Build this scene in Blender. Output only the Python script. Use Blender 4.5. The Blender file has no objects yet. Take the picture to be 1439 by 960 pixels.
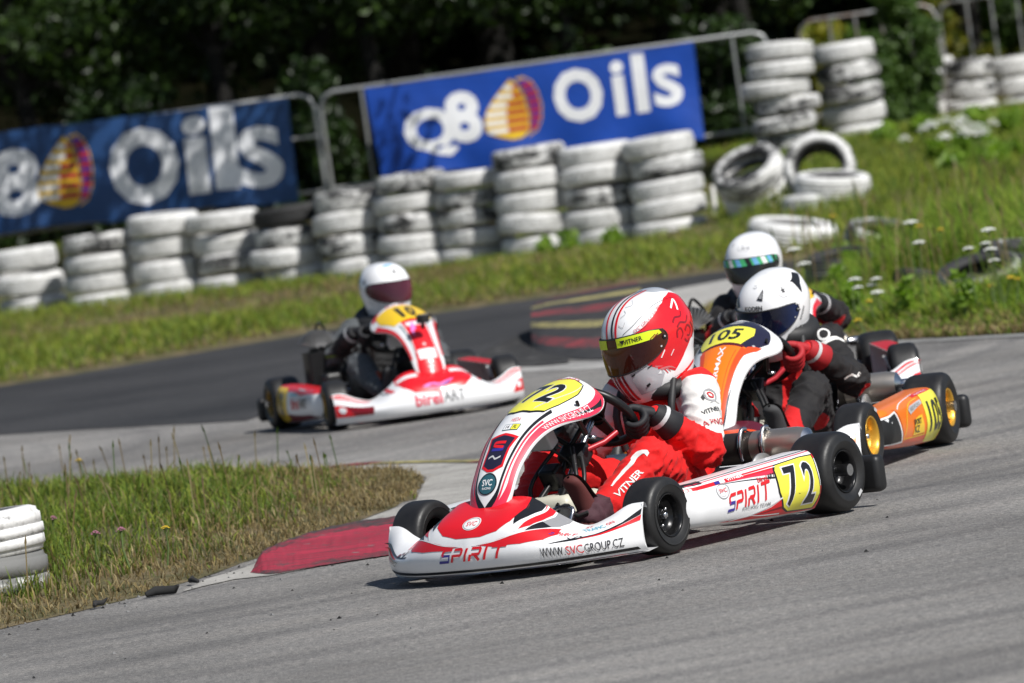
import bpy, bmesh, math, random
import numpy as np
from mathutils import Vector, Matrix, noise as mnoise
from mathutils.bvhtree import BVHTree
PI = math.pi
R = math.radians
random.seed(7)
rng = np.random.default_rng(11)
scene = bpy.context.scene
COL = scene.collection

# ------------------------------------------------------------------ camera and light
IMG_W, IMG_H = 1439., 960.
FOC = 10000.                      # focal length in photo pixels (a 250 mm lens)
EYE = 1.6
PITCH = math.atan(374. / FOC)
ROLL = R(8)
_c, _s = math.cos(ROLL), math.sin(ROLL)
FWD = np.array([0, math.cos(PITCH), -math.sin(PITCH)])
UPV = np.array([0, math.sin(PITCH), math.cos(PITCH)])
RGT = np.array([1., 0, 0])
CAM = np.array([0, 0, EYE])

def _ray(px, py):
    u = px - IMG_W / 2; v = py - IMG_H / 2
    return RGT * (u * _c - v * _s) - UPV * (u * _s + v * _c) + FWD * FOC

def g(px, py, z=0.):
    """ground point seen at a photo position (survey of the place)"""
    r = _ray(px, py); t = (z - EYE) / r[2]; p = CAM + r * t
    return (p[0], p[1])

def at(px, py, Y):
    r = _ray(px, py); p = CAM + r * (Y / r[1])
    return (p[0], p[1], p[2])

cd = bpy.data.cameras.new('camera')
cam = bpy.data.objects.new('camera', cd); COL.objects.link(cam)
cu = UPV * _c + RGT * _s
cr = RGT * _c - UPV * _s
M = Matrix((cr, cu, -FWD)).transposed().to_4x4()
M.translation = Vector(CAM)
cam.matrix_world = M
cd.sensor_width = 36.; cd.lens = FOC / IMG_W * 36.
cd.clip_start = 0.5; cd.clip_end = 2000
cd.dof.use_dof = True; cd.dof.focus_distance = 22.9; cd.dof.aperture_fstop = 6.3
cd.dof.aperture_blades = 0
scene.camera = cam
scene.view_settings.view_transform = 'Standard'
scene.view_settings.look = 'None'
scene.view_settings.exposure = 0

SUN_EL, SUN_AZ = R(48), R(137)      # azimuth clockwise from +Y
w = bpy.data.worlds.new('World'); scene.world = w; w.use_nodes = True
nt = w.node_tree
sky = nt.nodes.new('ShaderNodeTexSky'); sky.sky_type = 'NISHITA'; sky.sun_disc = False
sky.sun_elevation = SUN_EL; sky.sun_rotation = SUN_AZ
bg = nt.nodes['Background']; bg.inputs['Strength'].default_value = 0.07
nt.links.new(sky.outputs[0], bg.inputs[0])
sd = bpy.data.lights.new('sun', 'SUN'); sd.energy = 5.0; sd.angle = R(0.55); sd.color = (1, .975, .93)
so = bpy.data.objects.new('sun', sd); COL.objects.link(so)
SUNV = Vector((math.sin(SUN_AZ) * math.cos(SUN_EL), math.cos(SUN_AZ) * math.cos(SUN_EL), math.sin(SUN_EL)))
so.rotation_euler = SUNV.to_track_quat('Z', 'Y').to_euler()
so.location = (12, -8, 20)

# ------------------------------------------------------------------ node helpers
class NT:
    def __init__(s, name):
        s.m = bpy.data.materials.new(name); s.m.use_nodes = True
        s.t = s.m.node_tree; s.b = s.t.nodes['Principled BSDF']
    def n(s, typ, **kw):
        nd = s.t.nodes.new(typ)
        for k, v in kw.items():
            if k in nd.inputs: nd.inputs[k].default_value = v
            else: setattr(nd, k, v)
        return nd
    def l(s, a, b): s.t.links.new(a, b)
    def noise(s, scale, detail=3, rough=.55, vec=None, dim='3D'):
        nd = s.n('ShaderNodeTexNoise'); nd.inputs['Scale'].default_value = scale
        nd.inputs['Detail'].default_value = detail; nd.inputs['Roughness'].default_value = rough
        s.l(vec if vec else s.obj(), nd.inputs['Vector']); return nd.outputs['Fac']
    def obj(s):
        if not hasattr(s, '_tc'): s._tc = s.n('ShaderNodeTexCoord')
        return s._tc.outputs['Object']
    def pos(s):
        if not hasattr(s, '_ge'): s._ge = s.n('ShaderNodeNewGeometry')
        return s._ge.outputs['Position']
    def isl(s):
        if not hasattr(s, '_ge'): s._ge = s.n('ShaderNodeNewGeometry')
        return s._ge.outputs['Random Per Island']
    def ramp(s, fac, stops, interp='LINEAR'):
        nd = s.n('ShaderNodeValToRGB'); cr_ = nd.color_ramp; cr_.interpolation = interp
        while len(cr_.elements) < len(stops): cr_.elements.new(.5)
        for e, (p, c) in zip(cr_.elements, stops):
            e.position = p; e.color = (c[0], c[1], c[2], 1) if hasattr(c, '__len__') else (c, c, c, 1)
        s.l(fac, nd.inputs['Fac']); return nd.outputs['Color']
    def mix(s, fac, a, b, mode='MIX'):
        nd = s.n('ShaderNodeMix', data_type='RGBA', blend_type=mode)
        for i, x in ((0, fac), (6, a), (7, b)):
            if isinstance(x, (int, float)): nd.inputs[i].default_value = x
            elif isinstance(x, (tuple, list)): nd.inputs[i].default_value = (x[0], x[1], x[2], 1)
            else: s.l(x, nd.inputs[i])
        return nd.outputs[2]
    def math(s, op, a, b=0., c=0., clamp=False):
        nd = s.n('ShaderNodeMath', operation=op, use_clamp=clamp)
        for i, x in enumerate((a, b, c)):
            if isinstance(x, (int, float)): nd.inputs[i].default_value = x
            else: s.l(x, nd.inputs[i])
        return nd.outputs[0]
    def attr(s, name):
        nd = s.n('ShaderNodeAttribute', attribute_name=name); return nd
    def bump(s, h, strength=.3, dist=.01):
        nd = s.n('ShaderNodeBump'); nd.inputs['Strength'].default_value = strength; nd.inputs['Distance'].default_value = dist
        s.l(h, nd.inputs['Height']); s.l(nd.outputs[0], s.b.inputs['Normal'])
    def base(s, c):
        if isinstance(c, (tuple, list)): s.b.inputs['Base Color'].default_value = (c[0], c[1], c[2], 1)
        else: s.l(c, s.b.inputs['Base Color'])
    def rough(s, r):
        if isinstance(r, (int, float)): s.b.inputs['Roughness'].default_value = r
        else: s.l(r, s.b.inputs['Roughness'])

def lin(r, gg, b):
    f = lambda x: ((x / 255. + .055) / 1.055) ** 2.4 if x > 10 else x / 255. / 12.92
    return (f(r), f(gg), f(b))

MATS = {}
def plastic(name, col, rough=.3, dirt=.25, coat=0., metal=0., spec=.5):
    """moulded / printed plastic, paint or metal with slight grime and roughness change"""
    if name in MATS: return MATS[name]
    t = NT(name)
    n1 = t.noise(7, 4, .65); n2 = t.noise(60, 3, .6)
    f = t.math('MULTIPLY', t.ramp(n1, [(.42, 0), (.75, 1)]), t.ramp(n2, [(.35, .2), (.7, 1)]))
    d = tuple(x * .45 + .03 for x in col)
    t.base(t.mix(t.math('MULTIPLY', f, dirt), col, d))
    t.rough(t.math('ADD', rough, t.math('MULTIPLY', n1, .18)))
    t.b.inputs['Metallic'].default_value = metal
    t.b.inputs['Coat Weight'].default_value = coat; t.b.inputs['Coat Roughness'].default_value = .08
    t.b.inputs['Specular IOR Level'].default_value = spec
    MATS[name] = t.m; return t.m

# ------------------------------------------------------------------ geometry helpers
class MB:
    """collects shapes, builds ONE mesh object"""
    def __init__(s): s.v = []; s.f = []; s.mi = []; s.mats = []; s.sm = []
    def slot(s, m):
        if m not in s.mats: s.mats.append(m)
        return s.mats.index(m)
    def add(s, vs, fs, m, smooth=True):
        o = len(s.v); k = s.slot(m)
        s.v.extend([tuple(p) for p in vs]); s.f.extend([tuple(i + o for i in f) for f in fs])
        s.mi.extend([k] * len(fs)); s.sm.extend([smooth] * len(fs)); return s
    def grid(s, fn, nu, nv, m, cu=False, cv=False, smooth=True):
        a = nu if cu else nu + 1; b = nv if cv else nv + 1
        vs = [fn(i / nu, j / nv) for i in range(a) for j in range(b)]
        fs = []
        for i in range(nu):
            for j in range(nv):
                i2, j2 = (i + 1) % a, (j + 1) % b
                fs.append((i * b + j, i2 * b + j, i2 * b + j2, i * b + j2))
        return s.add(vs, fs, m, smooth)
    def tube(s, path, r, m, n=10, caps=True, closed=False):
        P = [Vector(p) for p in path]; k = len(P)
        rr = r if hasattr(r, '__len__') else [r] * k
        T = []
        for i in range(k):
            a = P[(i - 1) % k] if (closed or i > 0) else P[i]
            b = P[(i + 1) % k] if (closed or i < k - 1) else P[i]
            T.append((b - a).normalized())
        nrm = T[0].orthogonal().normalized(); vs = []
        for i in range(k):
            nrm = (nrm - T[i] * nrm.dot(T[i])).normalized(); bn = T[i].cross(nrm)
            for j in range(n):
                a = 2 * PI * j / n
                vs.append(P[i] + (nrm * math.cos(a) + bn * math.sin(a)) * rr[i])
        fs = []
        for i in range(k if closed else k - 1):
            for j in range(n):
                i2 = (i + 1) % k
                fs.append((i * n + j, i * n + (j + 1) % n, i2 * n + (j + 1) % n, i2 * n + j))
        s.add(vs, fs, m)
        if caps and not closed:
            s.add(vs[:n], [tuple(range(n))[::-1]], m, False); s.add(vs[-n:], [tuple(range(n))], m, False)
        return s
    def lathe(s, prof, m, n=32, mat=None, closed=False):
        """profile (r, h) about local z, placed with matrix"""
        mat = mat or Matrix(); k = len(prof); vs = []
        for r_, h in prof:
            for j in range(n):
                a = 2 * PI * j / n
                vs.append(mat @ Vector((r_ * math.cos(a), r_ * math.sin(a), h)))
        fs = []
        for i in range(k if closed else k - 1):
            i2 = (i + 1) % k
            for j in range(n):
                fs.append((i * n + j, i * n + (j + 1) % n, i2 * n + (j + 1) % n, i2 * n + j))
        return s.add(vs, fs, m)
    def box(s, c, size, m, mat=None, bev=0., seg=2, smooth=False):
        bm = bmesh.new(); bmesh.ops.create_cube(bm, size=1)
        for v in bm.verts: v.co = Vector((v.co.x * size[0], v.co.y * size[1], v.co.z * size[2]))
        if bev > 0: bmesh.ops.bevel(bm, geom=bm.edges[:], offset=bev, segments=seg, affect='EDGES', profile=.5)
        bm.verts.index_update()
        T = Matrix.Translation(Vector(c)) @ (mat or Matrix())
        s.add([T @ v.co for v in bm.verts], [[v.index for v in f.verts] for f in bm.faces], m, smooth); bm.free(); return s
    def prism(s, poly, z0, z1, m, mat=None, smooth=False):
        """2-D outline extruded along local z"""
        n = len(poly); mat = mat or Matrix()
        vs = [mat @ Vector((x, y, z0)) for x, y in poly] + [mat @ Vector((x, y, z1)) for x, y in poly]
        fs = [(i, (i + 1) % n, n + (i + 1) % n, n + i) for i in range(n)]
        s.add(vs, fs, m, smooth)
        s.add(vs[:n], [tuple(range(n))[::-1]], m, False); s.add(vs[n:], [tuple(range(n))], m, False); return s
    def decal(s, shape, fn, m, off=.0015):
        """flat printed shape (verts2d, faces) laid onto surface fn(a,b)->point, just proud of it"""
        vs = []
        e = 1e-3
        for a, b in shape[0]:
            p = Vector(fn(a, b)); du = Vector(fn(a + e, b)) - Vector(fn(a - e, b)); dv = Vector(fn(a, b + e)) - Vector(fn(a, b - e))
            nn = du.cross(dv)
            if nn.length < 1e-12: nn = Vector((0, 0, 1))
            vs.append(p + nn.normalized() * off)
        return s.add(vs, shape[1], m)
    def build(s, name, parent=None, loc=None, rotz=None):
        me = bpy.data.meshes.new(name)
        me.from_pydata(s.v, [], s.f)
        for m in s.mats: me.materials.append(m)
        me.polygons.foreach_set('material_index', s.mi)
        me.polygons.foreach_set('use_smooth', s.sm)
        me.update()
        o = bpy.data.objects.new(name, me); COL.objects.link(o)
        if parent: o.parent = parent
        if loc is not None: o.location = loc
        if rotz is not None: o.rotation_euler = (0, 0, rotz)
        return o

def tag(o, label=None, cat=None, group=None, kind=None):
    if label: o['label'] = label
    if cat: o['category'] = cat
    if group: o['group'] = group
    if kind: o['kind'] = kind
    return o

def empty(name, loc=(0, 0, 0), rotz=0., parent=None):
    o = bpy.data.objects.new(name, None); COL.objects.link(o); o.location = loc; o.rotation_euler = (0, 0, rotz)
    o.empty_display_size = .1
    if parent: o.parent = parent
    return o

def lerp(a, b, t): return a + (b - a) * t
def interp(x, xs, ys):
    """smooth 1-D table lookup (Catmull-Rom)"""
    if x <= xs[0]: return ys[0]
    if x >= xs[-1]: return ys[-1]
    i = max(j for j in range(len(xs) - 1) if xs[j] <= x)
    h = xs[i + 1] - xs[i]; t = (x - xs[i]) / h
    m0 = (ys[i + 1] - ys[max(i - 1, 0)]) / (xs[i + 1] - xs[max(i - 1, 0)]) * h
    m1 = (ys[min(i + 2, len(xs) - 1)] - ys[i]) / (xs[min(i + 2, len(xs) - 1)] - xs[i]) * h
    t2, t3 = t * t, t * t * t
    return (2 * t3 - 3 * t2 + 1) * ys[i] + (t3 - 2 * t2 + t) * m0 + (-2 * t3 + 3 * t2) * ys[i + 1] + (t3 - t2) * m1
def catmull(P, t):
    n = len(P) - 1; x = min(max(t, 0), 1) * n; i = min(int(x), n - 1); t = x - i
    p0, p1, p2, p3 = P[max(i - 1, 0)], P[i], P[i + 1], P[min(i + 2, n)]
    return tuple(.5 * (2 * b + (c - a) * t + (2 * a - 5 * b + 4 * c - d) * t * t + (3 * b - a - 3 * c + d) * t ** 3) for a, b, c, d in zip(p0, p1, p2, p3))
def bez_path(P, n=24):
    return [catmull(P, i / n) for i in range(n + 1)]

# printed lettering -------------------------------------------------
_tc = {}
def text_shape(txt, bold=0., res=3):
    k = (txt, bold)
    if k not in _tc:
        c = bpy.data.curves.new('t', 'FONT'); c.body = txt; c.size = 1; c.offset = bold; c.resolution_u = res
        c.align_x = 'CENTER'; c.align_y = 'CENTER'
        o = bpy.data.objects.new('t', c); COL.objects.link(o)
        me = bpy.data.meshes.new_from_object(o.evaluated_get(bpy.context.evaluated_depsgraph_get()))
        vs = [(v.co.x, v.co.y) for v in me.vertices]; fs = [tuple(p.vertices) for p in me.polygons]
        bpy.data.objects.remove(o); bpy.data.curves.remove(c); bpy.data.meshes.remove(me)
        xs = [v[0] for v in vs]; ys = [v[1] for v in vs]
        cx, cy = (min(xs) + max(xs)) / 2, (min(ys) + max(ys)) / 2
        w_, h_ = max(xs) - min(xs), max(ys) - min(ys)
        _tc[k] = ([((x - cx) / w_, (y - cy) / h_) for x, y in vs], fs, w_ / h_)
    return _tc[k]

def cut(shape, step):
    """dice a flat shape so it can follow a curved surface"""
    vs, fs = shape[0], shape[1]
    bm = bmesh.new(); bv = [bm.verts.new((x, y, 0)) for x, y in vs]
    for f in fs:
        try: bm.faces.new([bv[i] for i in f])
        except ValueError: pass
    for ax in (0, 1):
        lo = min(v[ax] for v in vs); hi = max(v[ax] for v in vs); st = step[ax] if hasattr(step, '__len__') else step
        k = math.floor(lo / st) + 1
        while k * st < hi - 1e-6:
            co = [0, 0, 0]; co[ax] = k * st; no = [0, 0, 0]; no[ax] = 1
            bmesh.ops.bisect_plane(bm, geom=bm.verts[:] + bm.edges[:] + bm.faces[:], dist=1e-7, plane_co=co, plane_no=no)
            k += 1
    bm.verts.index_update()
    out = ([(v.co.x, v.co.y) for v in bm.verts], [[v.index for v in f.verts] for f in bm.faces]); bm.free(); return out

def place(shape, w_, h_, cx, cy, rot=0., shear=0.):
    c_, s_ = math.cos(rot), math.sin(rot); out = []
    for x, y in shape[0]:
        x, y = x * w_, y * h_; x += shear * y
        out.append((cx + x * c_ - y * s_, cy + x * s_ + y * c_))
    return (out, shape[1])

def word(txt, h, cx, cy, rot=0., shear=0., bold=.012, w_=None, step=None, stretch=1.):
    sh = text_shape(txt, bold)
    ww = w_ if w_ else h * sh[2] * stretch
    sh = place(sh, ww, h, cx, cy, rot, shear)
    return cut(sh, step) if step else sh

def poly(pts, step=None):
    bm = bmesh.new(); f = bm.faces.new([bm.verts.new((x, y, 0)) for x, y in pts])
    bmesh.ops.triangulate(bm, faces=[f]); bm.verts.index_update()
    sh = ([(v.co.x, v.co.y) for v in bm.verts], [[v.index for v in q.verts] for q in bm.faces]); bm.free()
    return cut(sh, step) if step else sh

def stripe(pts, w0, w1=None, step=None, n=24, smooth=True):
    """band along a polyline; w0/w1 start and end width"""
    w1 = w0 if w1 is None else w1
    P = [catmull(pts, i / n) for i in range(n + 1)] if smooth else pts
    n = len(P) - 1; vs = []; fs = []
    for i in range(n + 1):
        a = P[max(i - 1, 0)]; b = P[min(i + 1, n)]; dx, dy = b[0] - a[0], b[1] - a[1]; L = math.hypot(dx, dy) or 1
        ww = lerp(w0, w1, i / n) / 2
        vs += [(P[i][0] - dy / L * ww, P[i][1] + dx / L * ww), (P[i][0] + dy / L * ww, P[i][1] - dx / L * ww)]
        if i: fs.append((2 * i - 2, 2 * i - 1, 2 * i + 1, 2 * i))
    sh = (vs, fs)
    return cut(sh, step) if step else sh

def disc(cx, cy, rx, ry=None, n=28, a0=0, a1=2 * PI):
    ry = ry or rx
    return poly([(cx + rx * math.cos(a0 + (a1 - a0) * i / n), cy + ry * math.sin(a0 + (a1 - a0) * i / n)) for i in range(n if a1 - a0 > 6.2 else n + 1)])
def ring(cx, cy, r0, r1, n=32, yr=1.):
    vs = []; fs = []
    for i in range(n):
        a = 2 * PI * i / n
        vs += [(cx + r0 * math.cos(a), cy + yr * r0 * math.sin(a)), (cx + r1 * math.cos(a), cy + yr * r1 * math.sin(a))]
        j = (i + 1) % n; fs.append((2 * i, 2 * i + 1, 2 * j + 1, 2 * j))
    return (vs, fs)

def np_mesh(name, verts, faces, mat, attrs=None, smooth=False):
    """big mesh from arrays; faces is one array (n,k) or a list of them"""
    me = bpy.data.meshes.new(name)
    if not isinstance(faces, list): faces = [faces]
    nl = sum(f.size for f in faces); nf = sum(len(f) for f in faces)
    me.vertices.add(len(verts)); me.vertices.foreach_set('co', np.ascontiguousarray(verts, np.float32).ravel())
    me.loops.add(nl); me.polygons.add(nf)
    me.loops.foreach_set('vertex_index', np.concatenate([f.ravel() for f in faces]).astype(np.int32))
    tot = np.concatenate([np.full(len(f), f.shape[1]) for f in faces]); st = np.concatenate([[0], np.cumsum(tot)[:-1]])
    me.polygons.foreach_set('loop_start', st.astype(np.int32))
    me.polygons.foreach_set('use_smooth', np.full(nf, smooth))
    me.update(calc_edges=True)
    for k, a in (attrs or {}).items():
        if a.ndim == 2:
            at_ = me.attributes.new(k, 'FLOAT_COLOR', 'POINT'); at_.data.foreach_set('color', a.astype(np.float32).ravel())
        else:
            at_ = me.attributes.new(k, 'FLOAT', 'POINT'); at_.data.foreach_set('value', a.astype(np.float32))
    me.materials.append(mat)
    o = bpy.data.objects.new(name, me); COL.objects.link(o); return o
# ================================================================== surfaces of the setting
def sstep(a, b, x):
    t = np.clip((np.asarray(x, float) - a) / (b - a), 0, 1); return t * t * (3 - 2 * t)

def terrain(X, Y):
    """height of the land: flat circuit, raised bank behind the tyre wall and on the right, wooded hill beyond"""
    X = np.asarray(X, float); Y = np.asarray(Y, float)
    left = .5 * sstep(65.2, 67.2, Y)
    right = .5 * sstep(53, 67, Y)
    k = sstep(1.7, 2.6, X)
    z = left * (1 - k) + right * k
    z = z + 14 * sstep(80, 125, Y) + .02 * np.sin(X * 1.3 + Y * .7) * sstep(50, 54, Y)
    return z

EDGE_X = [-40, -12, -3.42, -2.24, -1.31, -.46, .44, 1.59, 2.6, 5, 12, 40]
EDGE_Y = [30, 43.5, 47.3, 48.6, 49.6, 50.0, 50.1, 50.3, 50.8, 52, 56, 70]
def edge_y(x): return np.interp(x, EDGE_X, EDGE_Y)

def asphalt(name, dark):
    t = NT(name); P = t.pos()
    mp = t.n('ShaderNodeMapping'); t.l(P, mp.inputs[0]); mp.inputs['Rotation'].default_value = (0, 0, R(-28)); mp.inputs['Scale'].default_value = (.35, 3.2, 1)
    fine = t.noise(150, 2, .7, P); mid = t.noise(38, 3, .6, P); big = t.noise(.5, 4, .6, P); streak = t.noise(1.1, 4, .6, mp.outputs[0])
    vo = t.n('ShaderNodeTexVoronoi'); vo.inputs['Scale'].default_value = 85; t.l(P, vo.inputs['Vector'])
    c0, c1 = ((.022, .022, .023), (.046, .045, .046)) if dark else ((.122, .118, .113), (.225, .218, .209))
    col = t.ramp(big, [(.3, c0), (.7, c1)])
    sp = t.math('ADD', t.math('MULTIPLY', fine, .7), t.math('MULTIPLY', mid, .5))
    col = t.mix(1., col, t.ramp(sp, [(.40, (.36, .36, .37)), (.58, (1, 1, 1)), (.76, (2.1, 2.05, 1.98))]), 'MULTIPLY')
    col = t.mix(1., col, t.ramp(streak, [(.3, (.86, .86, .87)), (.5, (1, 1, 1)), (.72, (1.08, 1.07, 1.06))]), 'MULTIPLY')
    if not dark:
        rub = t.noise(.9, 3, .55, mp.outputs[0])
        col = t.mix(t.math('MULTIPLY', t.ramp(rub, [(.58, 0), (.72, 1)]), .25), col, (.06, .06, .062))
        # the racing line: rubber laid down in narrow bands that bend round the corner
        px = t.n('ShaderNodeVectorMath', operation='DISTANCE'); t.l(P, px.inputs[0]); px.inputs[1].default_value = (-9.2, 36.5, 0)
        wv = t.noise(26, 3, .6, None); d = px.outputs['Value']
        nd = t.n('ShaderNodeTexNoise', noise_dimensions='1D'); nd.inputs['Scale'].default_value = 3.1; nd.inputs['Detail'].default_value = 5; t.l(d, nd.inputs['W'])
        col = t.mix(1., col, t.ramp(nd.outputs['Fac'], [(.34, (.80, .80, .81)), (.5, (1, 1, 1)), (.66, (1.07, 1.06, 1.05))]), 'MULTIPLY')
    t.base(col); t.rough(.82 if not dark else .74); t.b.inputs['Specular IOR Level'].default_value = .35
    h = t.math('ADD', t.math('MULTIPLY', fine, .6), t.math('MULTIPLY', vo.outputs['Distance'], .8))
    t.bump(h, .55, .006); return t.m
M_ASPH = asphalt('worn_asphalt', False)
M_DARK = asphalt('dark_asphalt', True)

def soil_mat():
    t = NT('soil'); P = t.pos()
    a = t.noise(3, 5, .65, P); b = t.noise(40, 4, .7, P)
    col = t.ramp(a, [(.3, (.075, .085, .026)), (.46, (.12, .11, .045)), (.6, (.21, .165, .09)), (.8, (.29, .235, .14))])
    col = t.mix(1., col, t.ramp(b, [(.3, (.45, .45, .45)), (.7, (1.35, 1.3, 1.25))]), 'MULTIPLY')
    t.base(col); t.rough(.95); t.bump(b, .8, .03); return t.m
M_SOIL = soil_mat()
def wood_floor():
    t = NT('shaded_leaf_litter'); a = t.noise(1.5, 5, .7, t.pos()); t.base(t.ramp(a, [(.35, (.003, .004, .002)), (.7, (.010, .009, .005))])); t.rough(1.); t.b.inputs['Specular IOR Level'].default_value = 0; return t.m  # litter kept near black: the wood's shade is in its colour
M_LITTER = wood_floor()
def concrete_mat(name, c0, c1):
    t = NT(name); P = t.pos(); a = t.noise(2.2, 5, .65, P); b = t.noise(55, 4, .7, P); c = t.noise(9, 4, .7, P)
    col = t.ramp(a, [(.32, c0), (.68, c1)])
    col = t.mix(1., col, t.ramp(b, [(.35, (.72, .72, .72)), (.65, (1.14, 1.13, 1.12))]), 'MULTIPLY')
    col = t.mix(t.math('MULTIPLY', t.ramp(c, [(.56, 0), (.7, 1)]), .55), col, (.075, .07, .06))
    t.base(col); t.rough(.9); t.bump(b, .4, .008); return t.m
M_CONC = concrete_mat('concrete', (.27, .26, .24), (.44, .425, .395))
M_CONC2 = concrete_mat('pale_concrete', (.33, .32, .30), (.48, .465, .44))
def dirt_mat():
    t = NT('dirt'); P = t.pos(); a = t.noise(6, 5, .7, P); b = t.noise(50, 4, .7, P)
    col = t.ramp(a, [(.35, (.018, .018, .019)), (.6, (.045, .043, .042)), (.70, (.30, .29, .28))])
    t.base(t.mix(1., col, t.ramp(b, [(.3, (.5, .5, .5)), (.7, (1.3, 1.3, 1.3))]), 'MULTIPLY')); t.rough(.95); t.bump(b, .7, .02); return t.m
M_DIRT = dirt_mat()
def worn_paint(name, col, under, lo=.5, hi=.62, scuff=False):
    t = NT(name); P = t.pos(); a = t.noise(9, 5, .75, P); b = t.noise(70, 4, .7, P); c = t.noise(2.4, 3, .6, P)
    f = t.ramp(t.math('ADD', t.math('MULTIPLY', a, .7), t.math('MULTIPLY', b, .3)), [(lo, 0), (hi, 1)])
    cc = t.mix(1., col, t.ramp(c, [(.3, (.72, .72, .72)), (.7, (1.1, 1.1, 1.1))]), 'MULTIPLY')
    if scuff:
        mp = t.n('ShaderNodeMapping'); t.l(P, mp.inputs[0]); mp.inputs['Rotation'].default_value = (0, 0, R(-20)); mp.inputs['Scale'].default_value = (1.2, 22, 1)
        cc = t.mix(t.math('MULTIPLY', t.ramp(t.noise(1.6, 5, .7, mp.outputs[0]), [(.50, 0), (.66, 1)]), .75), cc, (.05, .025, .03))
        cc = t.mix(t.ramp(t.noise(16, 3, .6, P), [(.66, 0), (.70, 1)]), cc, (.20, .17, .16))
    t.base(t.mix(f, cc, under)); t.rough(.75); t.bump(b, .45, .008); return t.m
M_KRED = worn_paint('kerb_red_paint', (.38, .022, .05), (.07, .055, .055), .53, .66, True)
M_KREDD = worn_paint('kerb_scuffed_red', (.33, .020, .045), (.06, .04, .04), .40, .58, True); M_KREDDD = worn_paint('kerb_grimy_red', (.30, .022, .045), (.05, .04, .038), .34, .5)
M_KYEL = worn_paint('kerb_yellow_paint', (.66, .52, .06), (.12, .11, .09), .5, .62)
M_KBLK = worn_paint('kerb_black', (.035, .033, .033), (.10, .09, .085), .52, .7)
M_KRED2 = worn_paint('kerb_faded_red', (.34, .035, .045), (.045, .040, .040), .40, .58)
M_KYEL2 = worn_paint('kerb_faded_yellow', (.48, .42, .15), (.055, .05, .045), .42, .60)

def sheet(name, poly_xy, z, mat, zf=None):
    mb = MB(); sh = poly(poly_xy)
    mb.add([(x, y, z) for x, y in sh[0]], sh[1], mat, False)
    o = mb.build(name); tag(o, kind='structure'); return o

# ground: one sheet to the horizon, asphalt over it
def land_sheet(name, fx, fy, zfn, mat, nx, ny):
    mb = MB(); xs = [fx(i / nx) for i in range(nx + 1)]
    vs = []
    for x in xs:
        for j in range(ny + 1):
            y = fy(x, j / ny); vs.append((x, y, zfn(x, y)))
    fs = [(i * (ny + 1) + j, (i + 1) * (ny + 1) + j, (i + 1) * (ny + 1) + j + 1, i * (ny + 1) + j + 1) for i in range(nx) for j in range(ny)]
    mb.add(vs, fs, mat); o = mb.build(name); tag(o, kind='structure'); return o

sheet('ground', [(-900, -900), (900, -900), (900, 1500), (-900, 1500)], -.06, M_SOIL)
sheet('road', [(-35, -30), (45, -30), (45, 72), (-35, 60)], 0., M_ASPH)

# far verge and everything behind it
def vz(x, y):
    e = float(edge_y(x)); return .004 + float(terrain(x, y)) + .03 * float(sstep(0, .6, y - e))
land_sheet('grass_verge', lambda u: lerp(-32, 36, u), lambda x, v: float(edge_y(x)) + (82 - float(edge_y(x))) * v ** 1.3, vz, M_SOIL, 68, 60)
land_sheet('wooded_hill', lambda u: lerp(-60, 60, u), lambda x, v: lerp(81.5, 240, v), lambda x, y: float(terrain(x, y)), M_LITTER, 30, 40)

# strip of darker asphalt along the far straight
low = [(0, 612), (120, 604), (345, 592), (480, 552), (600, 520), (672, 500), (750, 466), (850, 433), (950, 407), (1040, 391)]
lowp = [g(*q) for q in low]
hi = [(x, float(edge_y(x)) + .2) for x in np.linspace(1.9, -6.4, 24)]
lowp = [(-6.4, 45.2), (-4.6, 42.4)] + lowp + [(1.9, 48.1)]
sheet('dark_road', lowp + [(2.4, 48.6), (2.4, 50.9)] + hi, .004, M_DARK)

# pale concrete apron of the inside of the far bend, dirt at its tip
sheet('apron', [g(*q) for q in [(790, 455), (850, 434), (950, 407), (1040, 391), (1075, 398), (1060, 415), (1010, 430), (990, 446), (985, 470), (860, 470), (800, 480)]], .006, M_CONC2)
sheet('dirt', [g(*q) for q in [(668, 506), (690, 490), (745, 468), (800, 450), (800, 512), (760, 516), (700, 517)]], .009, M_DIRT)
sheet('dust', [g(*q) for q in [(690, 514), (745, 512), (900, 508), (1000, 500), (1000, 511), (880, 517), (760, 523), (700, 524)]], .0035, concrete_mat('dust', (.20, .195, .19), (.50, .49, .47)))
# far kerb with faded red and yellow stripes
def kerb_strip(name, lo_px, hi_px, bands, zt, nseg=24):
    mb = MB(); A = [g(*q) for q in lo_px]; B = [g(*q) for q in hi_px]
    def fn(u, v):
        a = catmull(A, u); b = catmull(B, u)
        z = .006 + zt * (math.sin(min(v * 1.25, 1) * PI / 2)) * (1 if v < .93 else (1 - v) / .07)
        return (lerp(a[0], b[0], v), lerp(a[1], b[1], v), z)
    for v0, v1, m in bands:
        mb.grid(lambda u, v: fn(u, lerp(v0, v1, v)), nseg, max(2, int((v1 - v0) * 24)), m)
    o = mb.build(name); tag(o, kind='structure'); return o
bands = []
ed = [0, .10, .19, .30, .37, .48, .57, .68, .75, .88, .97]
for i in range(10): bands.append((ed[i], ed[i + 1], M_KBLK if i % 2 == 0 else (M_KRED2 if (i // 2) % 2 == 0 else M_KYEL2)))
kerb_strip('kerb', [(748, 491), (772, 500), (830, 506), (925, 500)], [(754, 466), (794, 452), (846, 440), (900, 429)], bands, .17)

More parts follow.
